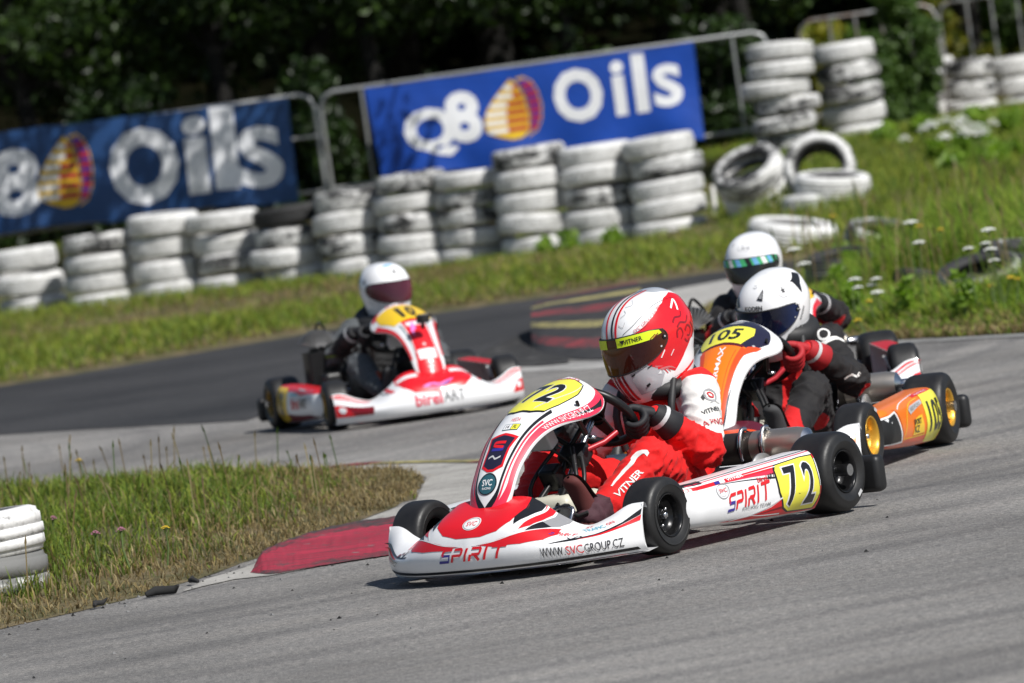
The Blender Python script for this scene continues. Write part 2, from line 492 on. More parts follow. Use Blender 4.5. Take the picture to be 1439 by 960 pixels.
# near island: concrete rim, kerb, grass mound
rim = [(255, 833), (290, 815), (340, 800), (440, 762), (520, 728), (585, 705), (600, 672), (560, 658), (470, 661), (468, 655), (600, 650), (700, 649), (780, 651), (800, 690), (780, 735), (760, 765), (620, 772), (540, 782), (460, 795), (378, 810), (330, 815), (285, 825)]
sheet('concrete_apron', [g(*q) for q in rim], .003, M_CONC)
RK_LO = [(352, 806), (382, 808), (420, 802), (480, 792), (545, 782), (620, 771), (700, 760)]
RK_HI = [(357, 800), (385, 784), (430, 766), (490, 750), (545, 742), (620, 734), (700, 728)]
def red_kerb():
    mb = MB(); A = [g(*q) for q in RK_LO]; B = [g(*q) for q in RK_HI]
    def fn(u, v):
        a = catmull(A, u); b = catmull(B, u); k = min(1, u / .1)
        n = .004 * mnoise.noise(Vector((u * 40, v * 10, 0)))
        z = .004 + k * (.003 + .040 * math.sin(v * PI / 2) + n) * min(1, .25 + v * 6) * (1 if v < .94 else (1 - v) / .06)
        x, y = lerp(a[0], b[0], v), lerp(a[1], b[1], v)
        return (x, y - .02 * mnoise.noise(Vector((u * 60, 3, 0))) * (1 - v), z)
    for v0, v1, m in ((0, .10, M_KREDD), (.10, .70, M_KRED), (.70, .86, M_KREDD), (.86, 1., M_KREDDD)): mb.grid(lambda u, v: fn(u * .78, lerp(v0, v1, v)), 90, 6, m)
    mb.grid(lambda u, v: fn(.7805 + u * .2195, v), 20, 16, M_KYEL)
    o = mb.build('kerb'); tag(o, kind='structure'); return o
red_kerb()
def marking(name, pts_px, wd, mat, z=.006):
    mb = MB(); sh = stripe([g(*q) for q in pts_px], wd, wd, None, 30); mb.add([(x, y, z) for x, y in sh[0]], sh[1], mat, False)
    o = mb.build(name); tag(o, kind='structure')
marking('kerb_marking', [(462, 659), (480, 656), (505, 654), (525, 653)], .11, M_KRED2, .007)
marking('kerb_marking', [(526, 653), (580, 651), (640, 650), (668, 650)], .07, M_KYEL2, .007)
marking('kerb_marking', [(669, 650), (700, 649), (735, 649), (762, 650)], .10, M_KRED2, .007)
marking('kerb_marking', [(520, 742), (545, 741), (575, 738), (590, 735)], .16, M_KYEL, .008)
marking('road_line', [(1010, 474), (1100, 488), (1190, 485), (1300, 480), (1439, 472), (1700, 462)], .14, worn_paint('white_line', (.30, .30, .29), (.19, .18, .17), .45, .6), .0045)

ISL = [(-900, 700), (-300, 690), (0, 700), (120, 688), (300, 672), (430, 663), (475, 661), (560, 659), (597, 672), (584, 702), (520, 726), (440, 759), (350, 788), (280, 814), (200, 838), (120, 858), (0, 885), (-300, 940), (-900, 1030)]
def rough(P, step=.10, amp=.03):
    """ragged turf edge"""
    out = []
    for (x0, y0), (x1, y1) in zip(P, P[1:] + P[:1]):
        n = max(1, min(60, int(math.hypot(x1 - x0, y1 - y0) / step)))
        for i in range(n):
            x, y = lerp(x0, x1, i / n), lerp(y0, y1, i / n)
            out.append((x + amp * mnoise.noise(Vector((x * 5, y * 5, 1))), y + 2.5 * amp * mnoise.noise(Vector((x * 5, y * 5, 7))) + amp * mnoise.noise(Vector((x * 17, y * 17, 3)))))
    return out
ISLP = rough([g(*q) for q in ISL])
def in_poly(P, x, y):
    x = np.asarray(x); y = np.asarray(y); c = np.zeros(x.shape, bool); n = len(P)
    for i in range(n):
        x0, y0 = P[i]; x1, y1 = P[(i + 1) % n]
        k = ((y0 > y) != (y1 > y)) & (x < (x1 - x0) * (y - y0) / ((y1 - y0) or 1e-9) + x0); c ^= k
    return c
def edge_dist(P, x, y):
    d = np.full(np.shape(x), 1e9); n = len(P)
    for i in range(n):
        a = np.array(P[i]); b = np.array(P[(i + 1) % n]); ab = b - a; t = np.clip(((x - a[0]) * ab[0] + (y - a[1]) * ab[1]) / (ab @ ab + 1e-12), 0, 1)
        d = np.minimum(d, np.hypot(x - a[0] - t * ab[0], y - a[1] - t * ab[1]))
    return d
def mound(name, P, zf, step, mat):
    """earth sheet inside an outline, thickness grows inward"""
    sh = poly(P, step)
    xs = np.array([v[0] for v in sh[0]]); ys = np.array([v[1] for v in sh[0]]); d = edge_dist(P, xs, ys)
    mb = MB(); mb.add(list(zip(xs, ys, zf(xs, ys, d))), sh[1], mat); o = mb.build(name); tag(o, kind='structure'); return o
def isl_z(x, y, d): return .002 + .075 * sstep(0, 1.0, d) + .012 * np.sin(x * 7 + y * 3) * sstep(.1, .5, d)
mound('grass_island', ISLP, isl_z, .25, M_SOIL)

BNK = [(985, 462), (992, 450), (990, 438), (1012, 424), (1062, 412), (1078, 400)]
BNKP = [g(*q) for q in BNK] + [(1.75, 47.4), (2.6, 48.2), (6, 49.5), (14, 52), (14, 22), (6, 27.5)] + [g(*q) for q in [(1700, 458), (1439, 469), (1300, 476), (1190, 482), (1100, 485), (1030, 478), (1000, 470)]]
BNKP = rough(BNKP, .15, .04)
def bnk_z(x, y, d): return .002 + .14 * sstep(0, 2.2, d) + .015 * np.sin(x * 5 + y * 2) * sstep(.1, .5, d)
mound('grass_bank', BNKP, bnk_z, .35, M_SOIL)

# ================================================================== grass (stuff)
def blade_mat(name, trans=.35):
    t = NT(name); a = t.attr('Col'); t.base(a.outputs['Color']); t.rough(.6); t.b.inputs['Specular IOR Level'].default_value = .25
    tr = t.n('ShaderNodeBsdfTranslucent'); t.l(a.outputs['Color'], tr.inputs['Color'])
    mx = t.n('ShaderNodeMixShader'); mx.inputs[0].default_value = trans
    t.l(t.b.outputs[0], mx.inputs[1]); t.l(tr.outputs[0], mx.inputs[2]); t.l(mx.outputs[0], t.t.nodes['Material Output'].inputs['Surface'])
    return t.m
M_BLADE = blade_mat('grass_blade')

def blades(name, x, y, z, h, wd, col, lean=.5, kind='stuff', label=None):
    n = len(x); a = rng.uniform(0, 2 * PI, n); b = a + rng.normal(0, .6, n) + PI / 2
    L = np.abs(rng.normal(lean, lean * .5, n)) * h
    dx, dy = np.cos(a) * wd / 2, np.sin(a) * wd / 2; lx, ly = np.cos(b) * L, np.sin(b) * L
    V = np.zeros((n, 5, 3))
    V[:, 0] = np.stack([x - dx, y - dy, z], 1); V[:, 1] = np.stack([x + dx, y + dy, z], 1)
    V[:, 2] = np.stack([x - dx * .75 + lx * .3, y - dy * .75 + ly * .3, z + h * .58], 1); V[:, 3] = np.stack([x + dx * .75 + lx * .3, y + dy * .75 + ly * .3, z + h * .58], 1)
    V[:, 4] = np.stack([x + lx, y + ly, z + h * np.sqrt(np.clip(1 - (L / h) ** 2 * .35, .2, 1))], 1)
    o = np.arange(n)[:, None] * 5
    q = o + np.array([[0, 1, 3, 2]]); t = o + np.array([[2, 3, 4]])
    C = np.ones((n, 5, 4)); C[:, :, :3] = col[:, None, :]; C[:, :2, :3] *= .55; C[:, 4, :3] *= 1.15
    ob = np_mesh(name, V.reshape(-1, 3), [q, t], M_BLADE, {'Col': C.reshape(-1, 4)})
    tag(ob, label, kind=kind); return ob

def patchy(x, y, s, seed=0.):
    return np.array([mnoise.fractal(Vector((a * s + seed, b * s, seed)), 1., 2., 3) for a, b in zip(x, y)])
GREEN = np.array([[.085, .16, .020], [.13, .215, .026], [.19, .26, .035], [.07, .135, .022]])
STRAW = np.array([[.33, .25, .11], [.27, .20, .085], [.38, .31, .16], [.20, .145, .07]])
def blade_cols(n, dry, gm=(1, 1, 1)):
    g_ = GREEN[rng.integers(0, 4, n)]; s_ = STRAW[rng.integers(0, 4, n)]
    k = (rng.uniform(0, 1, n) < dry)[:, None]
    return np.where(k, s_, g_ * np.array(gm)) * rng.uniform(.75, 1.2, (n, 1))

def scatter(P, n, bb):
    x = rng.uniform(bb[0], bb[1], n); y = rng.uniform(bb[2], bb[3], n); k = in_poly(P, x, y); return x[k], y[k]

# island grass
x, y = scatter(ISLP, 90000, (-4.2, -.3, 22.5, 33)); d = edge_dist(ISLP, x, y)
pn = patchy(x, y, 1.6); fr = sstep(.0, .9, d + .25 * pn)
rightdry = sstep(-1.35, -.5, x + .25 * pn)
dry = np.clip(.95 - .85 * fr, .08, 1); dry = np.maximum(dry, .62 * rightdry)
h = (.020 + .080 * fr * (1 - .5 * rightdry) * (.75 + .6 * np.clip(pn, -.5, .6))) * rng.uniform(.5, 1.35, len(x))
keep = rng.uniform(0, 1, len(x)) < (.30 + .70 * sstep(.02, .5, d)) * np.clip(.75 + 1.3 * patchy(x, y, 2.3, 21.), .18, 1)
x, y, d, dry, h = [a[keep] for a in (x, y, d, dry, h)]
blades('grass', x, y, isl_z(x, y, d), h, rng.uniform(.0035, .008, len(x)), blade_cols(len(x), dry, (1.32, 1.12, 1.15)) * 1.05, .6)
# grit and rubber marbles thrown to the edge of the tarmac
gx = rng.uniform(-3.5, 1.2, 60000); gy = rng.uniform(21., 26.5, 60000); gd = edge_dist(ISLP, gx, gy); gk = ~in_poly(ISLP, gx, gy) & (gy < 26) & (rng.uniform(0, 1, len(gx)) < .10 * np.exp(-gd / .12) + .002)
gx, gy = gx[gk], gy[gk]; gn = len(gx); gr = rng.uniform(.002, .007, gn)
GV = np.zeros((gn, 4, 3)); ga = rng.uniform(0, 6.28, gn)
for q in range(3): GV[:, q] = np.stack([gx + gr * 1.5 * np.cos(ga + q * 2.1), gy + gr * np.sin(ga + q * 2.1), np.full(gn, .001)], 1)
GV[:, 3] = np.stack([gx, gy, gr * 1.4], 1)
GC = np.ones((gn, 4, 4)); GC[:, :, :3] = np.where(rng.uniform(0, 1, gn) < .6, .03, .28)[:, None, None]
tag(np_mesh('gravel', GV.reshape(-1, 3), (np.arange(gn)[:, None, None] * 4 + np.array([[0, 1, 3], [1, 2, 3], [2, 0, 3]])).reshape(-1, 3), M_BLADE, {'Col': GC.reshape(-1, 4)}), kind='stuff')
# dead straw lying along the edges and over the dry right half
xs_, ys_ = scatter(ISLP, 60000, (-4.2, -.3, 22.5, 33)); ds_ = edge_dist(ISLP, xs_, ys_)
kk = rng.uniform(0, 1, len(xs_)) < np.clip(.9 - ds_ / .7, .04, 1) * .8 + .55 * sstep(-1.2, -.6, xs_); xs_, ys_, ds_ = xs_[kk], ys_[kk], ds_[kk]
blades('straw', xs_, ys_, isl_z(xs_, ys_, ds_) + .004, rng.uniform(.02, .05, len(xs_)), rng.uniform(.003, .006, len(xs_)), STRAW[rng.integers(0, 4, len(xs_))] * rng.uniform(.8, 1.25, (len(xs_), 1)), 1.6)
# seed stalks on the island
def stalks(name, x, y, z, h, col, head=.012):
    n = len(x); a = rng.uniform(0, 2 * PI, n); L = h * rng.uniform(.05, .3, n)
    lx, ly = np.cos(a) * L, np.sin(a) * L; w_ = .0022; V = np.zeros((n, 8, 3))
    V[:, 0] = np.stack([x - w_, y, z], 1); V[:, 1] = np.stack([x + w_, y, z], 1)
    V[:, 2] = np.stack([x - w_ + lx * .8, y + ly * .8, z + h * .86], 1); V[:, 3] = np.stack([x + w_ + lx * .8, y + ly * .8, z + h * .86], 1)
    V[:, 4] = np.stack([x - head / 2 + lx * .85, y + ly * .85, z + h * .9], 1); V[:, 5] = np.stack([x + head / 2 + lx * .85, y + ly * .85, z + h * .9], 1)
    V[:, 6] = np.stack([x - .001 + lx, y + ly, z + h], 1); V[:, 7] = np.stack([x + .001 + lx, y + ly, z + h], 1)
    o = np.arange(n)[:, None] * 8
    q = np.concatenate([o + np.array([[0, 1, 3, 2]]), o + np.array([[2, 3, 5, 4]]), o + np.array([[4, 5, 7, 6]])])
    C = np.ones((n, 8, 4)); C[:, :, :3] = col[:, None, :]; C[:, 4:, :3] *= .7
    ob = np_mesh(name, V.reshape(-1, 3), q, M_BLADE, {'Col': C.reshape(-1, 4)}); tag(ob, kind='stuff')
x, y = scatter(ISLP, 520, (-4.2, -.35, 24, 33)); d = edge_dist(ISLP, x, y); k = (d > .15) & (rng.uniform(0, 1, len(x)) < .75); x, y, d = x[k], y[k], d[k]
stalks('grass_stalks', x, y, isl_z(x, y, d), rng.uniform(.10, .27, len(x)), blade_cols(len(x), np.full(len(x), .7)) * .8, .009)

# far verge
x = rng.uniform(-7.5, 8.5, 260000); y = rng.uniform(44, 72, 260000); e = edge_y(x); dd = y - e
vis = (dd > 0) & (np.abs(x) < y * .082 + .4); x, y, dd = x[vis], y[vis], dd[vis]
pn = patchy(x, y, .7, 3.); wall_y = 64.6 - .30 * (x + 4.3)
tall = sstep(1.9, 2.9, x) ; nearwall = sstep(2.6, .3, np.abs(y - wall_y)) * (1 - tall)
brown = np.exp(-((y - (wall_y - 6.0 + 1.2 * pn)) / 1.9) ** 2) * sstep(1.0, -1.0, x)
dry = np.clip(.08 + .55 * np.exp(-(dd / .8) ** 2) + .8 * brown + .4 * np.clip(pn, -.3, .6), .04, .97) * (1 - .75 * tall)
h = (.04 + .04 * sstep(.3, 2.5, dd) + .025 * nearwall + .05 * tall * sstep(0, 2, dd) * sstep(63, 56, y)) * rng.uniform(.5, 1.4, len(x)) * (1 - .5 * brown)
keep = rng.uniform(0, 1, len(x)) < np.clip(.75 - .4 * brown + .25 * tall, .2, 1); x, y, dry, h, tall = [a[keep] for a in (x, y, dry, h, tall)]
zz = .03 + terrain(x, y)
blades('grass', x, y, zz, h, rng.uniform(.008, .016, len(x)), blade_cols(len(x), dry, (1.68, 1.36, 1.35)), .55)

# right-hand bank, tall
x, y = scatter(BNKP, 320000, (1.05, 4.9, 33, 49.5)); d = edge_dist(BNKP, x, y)
vis = np.abs(x) < y * .082 + .3; x, y, d = x[vis], y[vis], d[vis]; pn = patchy(x, y, .8, 9.)
fr = sstep(.05, 1.2, d + .2 * pn); narrow = sstep(1.6, 2.1, x + .0 * y)
dry = np.clip(.80 - .76 * sstep(0, .55, d + .15 * pn) + .22 * np.clip(pn, 0, 1), .04, .9)
h = (.04 + fr * (.06 + .145 * narrow) * (.8 + .9 * np.clip(patchy(x, y, 1.7, 5.), -.4, .7))) * rng.uniform(.45, 1.4, len(x))
for qx, qy, qY in [(1178, 366, 43.2), (1238, 374, 42.8), (1376, 381, 38.4), (1452, 368, 39.), (1112, 326, 47.3), (1284, 386, 39.8), (1345, 326, 45.8), (1250, 330, 46.8), (1445, 314, 45.8)]:
    tx_, ty_, _z = at(qx, qy, qY); h *= 1 - .72 * np.exp(-(((x - tx_) / .42) ** 2 + ((y - ty_ + .6) / .8) ** 2) ** 2)
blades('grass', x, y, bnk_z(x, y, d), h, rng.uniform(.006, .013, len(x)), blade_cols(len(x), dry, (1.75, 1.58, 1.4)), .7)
k = (rng.uniform(0, 1, len(x)) < .0022) & (d > .5); stalks('grass_stalks', x[k], y[k], bnk_z(x[k], y[k], d[k]), rng.uniform(.25, .6, k.sum()), blade_cols(k.sum(), np.full(k.sum(), .55)), .014)

# ================================================================== flowers
M_WHITE_FL = plastic('white_petals', (.75, .76, .70), .7, .1)
M_YEL_FL = plastic('yellow_petals', (.75, .50, .03), .6, .1)
M_PINK_FL = plastic('pink_petals', (.45, .16, .26), .6, .1)
M_STEM = plastic('flower_stem', (.09, .14, .035), .7, .2)
def umbel(name, X, Y, z, h, r, mat, label, group, flat=.35):
    mb = MB(); lx = random.uniform(-.05, .05); n = 12
    mb.tube([(0, 0, 0), (lx * .4, .01, h * .5), (lx, 0, h)], [.004, .0035, .003], M_STEM, 5)
    pts = []
    for i in range(n):
        a = i * 2.4; q = r * math.sqrt((i + .5) / n)
        pts.append((lx + q * math.cos(a), q * math.sin(a), h + r * flat * (1 - (q / r) ** 2)))
    for p in pts:
        mb.tube([(lx, 0, h - r * .5), p], .0016, M_STEM, 3, False)
        s = r * .30
        vs = [(p[0] + s * math.cos(k * PI / 3), p[1] + s * math.sin(k * PI / 3), p[2]) for k in range(6)] + [(p[0], p[1], p[2] + s * .6)]
        mb.add(vs, [(k, (k + 1) % 6, 6) for k in range(6)], mat)
    o = mb.build(name, loc=(X, Y, z), rotz=random.uniform(0, 6)); tag(o, label, 'flower', group); return o
def bank_pt(px, py, ht):
    """spot on the bank whose flower head at height ht is seen there"""
    while True:
        X, Y = g(px, py, .14 + ht)
        if ht < .1 or (in_poly(BNKP, np.array([X]), np.array([Y]))[0] and edge_dist(BNKP, np.array([X]), np.array([Y]))[0] > .25): return X, Y, ht
        ht -= .03
for px, py in [(1285, 343), (1362, 350), (1385, 343), (1402, 350), (1195, 395), (1222, 402), (1235, 412), (1208, 405), (1228, 393), (1272, 315), (1385, 325), (1400, 366), (1115, 352), (1130, 372)]:
    X, Y, hh = bank_pt(px, py, .35); umbel('wild_carrot_flower', X, Y, .13, hh + .01, random.uniform(.026, .042), M_WHITE_FL, 'flat white umbel flower on the near grass bank at the right', 'white umbels on the near grass bank')
for i in range(22):
    px = random.gauss(1362, 26); py = random.gauss(225, 11)
    if i < 4: px, py = [(1277, 242), (1315, 243), (1330, 205), (1303, 215)][i]
    Y = 62 + random.uniform(-1.5, 1); X, Y, z = at(px, py, Y); z0 = float(terrain(X, Y)); umbel('wild_carrot_flower', X, Y, z0, max(.25, z - z0), random.uniform(.035, .06), M_WHITE_FL, 'white umbel flower in the thick patch on the slope below the bush', 'white umbels on the upper slope', .9)
for px, py in [(1170, 305), (1225, 424), (1182, 442), (1218, 450), (1408, 393), (1394, 402), (1424, 394), (1300, 318), (1315, 325)]:
    X, Y, hh = bank_pt(px, py, .28); umbel('yellow_flower', X, Y, .13, hh + .01, random.uniform(.014, .022), M_YEL_FL, 'small yellow wildflower in the grass of the right bank', 'yellow wildflowers on the right bank', .6)
for px, py in [(228, 743), (113, 647)]:
    X, Y = g(px, py, .19); umbel('yellow_flower', X, Y, .06, .13, .015, M_YEL_FL, ['lone yellow dandelion in the middle of the island grass', 'yellow flower at the back left of the island grass'][px < 200], None, .6)
for px, py in [(135, 755), (175, 750), (65, 735)]:
    X, Y = g(px, py, .18); umbel('clover_flower', X, Y, .06, .13, .016, M_PINK_FL, 'pink clover head in the grass beside the white tyres', 'pink clover heads on the island', .8)

# ================================================================== tyres
def tyre_mat(name, cover, base=(.025, .025, .026)):
    """old tyre brushed with white paint; cover 0..1 says how much paint is left"""
    t = NT(name); P = t.obj(); oi = t.n('ShaderNodeObjectInfo')
    mp = t.n('ShaderNodeVectorMath', operation='ADD'); t.l(P, mp.inputs[0])
    sc = t.n('ShaderNodeVectorMath', operation='SCALE'); t.l(oi.outputs['Random'], sc.inputs[3]); sc.inputs[0].default_value = (37, 91, 53); t.l(sc.outputs[0], mp.inputs[1])
    v = mp.outputs[0]
    st = t.n('ShaderNodeMapping'); t.l(v, st.inputs[0]); st.inputs['Scale'].default_value = (1, 1, 3.)
    a = t.noise(3.2, 5, .72, st.outputs[0]); b = t.noise(22, 4, .7, v)
    f = t.math('ADD', t.math('MULTIPLY', a, .75), t.math('MULTIPLY', b, .28))
    k = .40 + .27 * cover
    m = t.ramp(f, [(max(0, k - .09), 1), (k + .03, 0)]) if cover < .99 else None
    paint = t.ramp(t.noise(5, 4, .6, v), [(.25, (.48, .48, .46)), (.5, (.72, .715, .70)), (.68, (.80, .795, .785))])
    paint = t.mix(t.math('MULTIPLY', t.ramp(b, [(.50, 0), (.70, 1)]), .5), paint, (.22, .215, .20))
    # no paint got down into the hole
    sx = t.n('ShaderNodeSeparateXYZ'); t.l(P, sx.inputs[0])
    rad = t.math('SQRT', t.math('ADD', t.math('MULTIPLY', sx.outputs[0], sx.outputs[0]), t.math('MULTIPLY', sx.outputs[1], sx.outputs[1])))
    inn = t.ramp(rad, [(.205, 0), (.235, 1)])
    fac = t.math('MULTIPLY', t.ramp(f, [(max(0, k - .10), 0), (k + .02, 1)]), 0.)
    full = t.math('SUBTRACT', 1., t.ramp(f, [(k + .0, 0), (k + .10, 1)]))
    t.base(t.mix(t.math('MULTIPLY', full, inn), base, paint)); t.rough(.72); t.bump(b, .3, .01); return t.m
M_TW = tyre_mat('white_painted_tyre', .78)
M_TG = tyre_mat('worn_painted_tyre', .25)
M_TK = tyre_mat('bare_black_tyre', -.2)
def tyre_mesh(name, mat, Ro, wd, Ri, ribs=4):
    mb = MB(); hw = wd / 2; tr = hw * .68; prof = []
    prof += [(Ri, -hw * .55), (Ri + .015, -hw * .8), (lerp(Ri, Ro, .45), -hw), (lerp(Ri, Ro, .72), -hw * .96), (lerp(Ri, Ro, .90), -hw * .86), (Ro - .010, -hw * .74)]
    n = ribs
    for i in range(n + 1):
        z0 = -tr + 2 * tr * i / (n + 1) + .004; z1 = -tr + 2 * tr * (i + 1) / (n + 1) - .004; cr_ = .006 * (1 - abs((z0 + z1) / 2 / tr))
        prof += [(Ro - .0045, z0 - .002), (Ro - .002 + cr_, z0 - .0005), (Ro - .002 + cr_, z1 + .0005), (Ro - .0045, z1 + .002)]
    prof += [(Ro - .010, hw * .74), (lerp(Ri, Ro, .90), hw * .86), (lerp(Ri, Ro, .72), hw * .96), (lerp(Ri, Ro, .45), hw), (Ri + .015, hw * .8), (Ri, hw * .55), (Ri + .02, hw * .3), (Ro - .03, 0), (Ri + .02, -hw * .3)]
    mb.lathe(prof, mat, 56, closed=True)
    me = mb.build(name); return me
TY = {}
def tyre(mat, loc, Ro=.3, wd=.19, rot=(0, 0, 0), label=None, group=None, squash=1., ribs=4):
    Ro = round(Ro, 2); wd = round(wd, 2); k = (mat.name, Ro, wd, ribs)
    if k not in TY:
        o = tyre_mesh('tyre', mat, Ro, wd, Ro * .60, ribs); TY[k] = o.data
    else:
        o = bpy.data.objects.new('tyre', TY[k]); COL.objects.link(o)
    o.location = loc; o.rotation_euler = rot; o.scale = (1, 1, squash)
    tag(o, label, 'tyre', group); return o
ORD = ['top', 'second', 'third', 'fourth', 'fifth', 'sixth', 'seventh']
CN = {'W': 'white', 'G': 'patchy grey white', 'K': 'black'}
def tyre_stack(X, Y, z0, height, cols, where, group, Ro=.3, jit=.022):
    """cols from the top down; each tyre a thing of its own"""
    n = len(cols); hh = height / n
    for i, c in enumerate(cols[::-1]):
        j = n - 1 - i
        lab = f"{CN[c]} tyre, {'topmost' if j == 0 else ORD[j] + ' from top'}, {where}"
        tx = random.gauss(0, .035); ty_ = random.gauss(0, .03)
        if i == 0: tx = ty_ = 0
        tyre({'W': M_TW, 'G': M_TG, 'K': M_TK}[c], (X + random.gauss(0, jit), Y + random.gauss(0, jit), z0 + hh * (i + .5)), Ro * random.uniform(.95, 1.03), round(hh * .93, 3),
             (tx, ty_, random.uniform(0, 6.28)), lab, group, 1.)
WALL = 'tyres of the painted tyre wall'
wall = [(46, 449, .66, 'WWW', 'leftmost stack of the wall'), (148, 437, .70, 'GWWW', 'second stack from left in the wall'),
        (245, 424, .80, 'WWWW', 'wall stack under the left banner capital O'), (329, 413, .75, 'WWGW', "wall stack under left banner's letters il"),
        (420, 402, .72, 'KGWW', "wall stack past the left banner's right end"), (503, 392, .80, 'GWGW', 'wall stack behind white helmet with red visor'),
        (592, 381, .87, 'GWGWW', "wall stack under right banner's left corner"), (676, 370, .82, 'WGGWW', "wall stack under right banner's Q8"),
        (762, 360, .96, 'GWWWW', "wall stack under right banner's shell emblem"), (852, 348, .90, 'WWGWW', "wall stack under right banner's capital O"),
        (947, 336, .90, 'WGWWW', "wall stack under right banner's right end")]
for px, py, hgt, cols, where in wall:
    X, Y = g(px, py); tyre_stack(X, Y, .0 + .0, hgt, cols, where, WALL, .325)
# taller stacks on the bank
X, Y, z = at(1110, 211, 65.9); tyre_stack(X, Y, z, 1.0, 'WWWGGG', 'tall stack at left end of rusty barrier', 'tyres of the two tall stacks', .31, .03)
X, Y, z = at(1207, 203, 67); tyre_stack(X, Y, z, .98, 'WGGWW', 'tall stack beside the green bush', 'tyres of the two tall stacks', .305, .03)
for px, py, Y, cols, where in [(1322, 172, 75, 'WGW', 'low stack half hidden by the bush'), (1372, 173, 74, 'GGW', 'low stack right of the bush'), (1436, 168, 74.5, 'WWW', 'low stack at right edge of the photo'), (1500, 165, 74.5, 'WWG', 'low stack beyond the right edge')]:
    X, Y, z = at(px, py, Y); tyre_stack(X, Y, z + .02, .66, cols, where, 'tyres of the low stacks', .27)
# tilted heap
HP = 'tyres of the tumbled heap'
def tyre_at(px, py, Y, mat, rot, label, group, Ro=.3, wd=.19): return tyre(mat, at(px, py, Y), Ro, wd, rot, label, group)
_ax = (Matrix.Rotation(-.30, 3, 'Y') @ Matrix.Rotation(.46, 3, 'X')) @ Vector((0, 0, 1)); _b = Vector(at(1077, 297, 60.4))
tyre(M_TW, _b, .30, .2, (.30, -.20, 0), 'lowest white tyre of the leaning heap beside the stake', HP)
tyre(M_TW, _b + _ax * .20, .30, .2, (.42, -.28, 0), 'middle white tyre of the leaning heap', HP)
tyre(M_TG, _b + _ax * .41, .31, .2, (.50, -.32, 0), 'tilted open tyre on top of the leaning heap', HP)
tyre_at(1152, 238, 59.2, M_TG, (1.12, -.15, 0), 'upright tyre standing on edge behind two lying tyres', HP, .30, .25)
tyre_at(1170, 262, 58.0, M_TW, (.12, .13, 0), 'white tyre lying tilted before the upright tyre', HP, .31, .21)
tyre_at(1150, 288, 58.0, M_TW, (.05, .0, 2), 'white tyre at the foot of the upright tyre', HP, .29)
# half-buried tyres in the bank
M_TFW = tyre_mat('fully_painted_tyre', 1.08)
BT = 'tyres sunk in the bank grass'
tyre_at(1112, 326, 52.5, M_TFW, (.10, .2, 0), 'white tyre sunk in grass behind the rear driver', BT, .33, .24)
tyre_at(1178, 366, 43.2, M_TFW, (.16, -.05, 0), 'white tyre in bank grass right of the white helmets', BT, .21, .17)
tyre_at(1238, 374, 42.8, M_TG, (.2, .1, 0), 'grubby ribbed tyre sunk beside the white one', BT, .18, .17)
tyre_at(1284, 386, 39.8, M_TG, (.1, .25, 1), 'small piece of pale tyre rim poking from the grass', BT, .12, .12)
tyre_at(1376, 381, 38.4, M_TFW, (.28, -.1, 0), 'white tyre open to the sky at the right edge', BT, .235, .15)
tyre_at(1452, 368, 39., M_TK, (.15, .2, 0), 'black tyre cut by the right edge of the photo', BT, .31, .24)
tyre_at(1345, 326, 45.8, M_TK, (.1, .0, 2), 'black tyre lying flat in the tall grass', BT, .30, .2)
tyre_at(1250, 330, 46.8, M_TG, (.3, .2, .3), 'grey tyre lying behind the umbel flowers', BT, .30, .16)
tyre_at(1445, 314, 45.8, M_TK, (.1, .1, .3), 'far black tyre at the right edge in grass', BT, .3, .2)
for o_ in [q for q in bpy.data.objects if q.get('group') == BT]: o_.location.z -= .035
# foreground stack on the island
X, Y = g(-48, 838); FT = 'tyres at the left foreground'
M_TGREY = tyre_mat('faded_grey_tyre', -.1, (.17, .17, .165))
tyre(M_TGREY, at(-43, 813, 25.0), .275, .17, (.03, .02, 1), 'grey lower tyre of the near stack in the left foreground', FT, 1., 1)
tyre(M_TW, at(-50, 760, 25.0), .28, .175, (-.02, -.05, 0), 'white upper tyre of the near stack in the left foreground', FT, 1., 2)

# ================================================================== barriers
def steel(name, rust=.3):
    t = NT(name); a = t.noise(6, 5, .7); b = t.noise(40, 3, .6)
    col = t.mix(t.ramp(a, [(.62 - .25 * rust, 0), (.72, 1)]), (.36, .37, .37), (.16, .085, .05))
    t.base(col); t.b.inputs['Metallic'].default_value = .55; t.rough(t.ramp(b, [(.3, .38), (.7, .6)])); return t.m
M_GALV = steel('galvanised_steel', .15); M_RUST = steel('rusty_steel', .9)
def barrier(x0, x1, Y, zt, zb, bars, mat, label, low=.12, rail=None, r=.021):
    root = empty('metal_barrier', ((x0 + x1) / 2, Y, zb)); tag(root, label, 'barrier', None)
    ox = (x0 + x1) / 2; c = .13; x0 -= ox; x1 -= ox; h = zt - zb
    p = [(x0, 0, 0), (x0, 0, h - c), (x0 + c * .3, 0, h - c * .3), (x0 + c, 0, h), (x1 - c, 0, h), (x1 - c * .3, 0, h - c * .3), (x1, 0, h - c), (x1, 0, 0)]
    mb = MB(); mb.tube(p, r, mat, 8); mb.tube([(x0, 0, low + .12), (x1, 0, low + .12)], r * .8, mat, 8)
    if rail: mb.tube([(x0, 0, rail), (x1, 0, rail)], r * .7, mat, 8)
    mb.build('frame', root)
    for b in bars:
        MB().tube([(b - ox, .0, low + .12), (b - ox, .0, h)], r * .75, mat, 6).build('bar', root)
    for s in (x0 + .05, x1 - .05):
        MB().tube([(s, -.28, .015), (s, -.2, .05), (s, .2, .05), (s, .28, .015)], r * .8, mat, 6).build('foot', root)
    return root
a = at(447, 125, 66.6); b = at(1076, 46, 66.6)
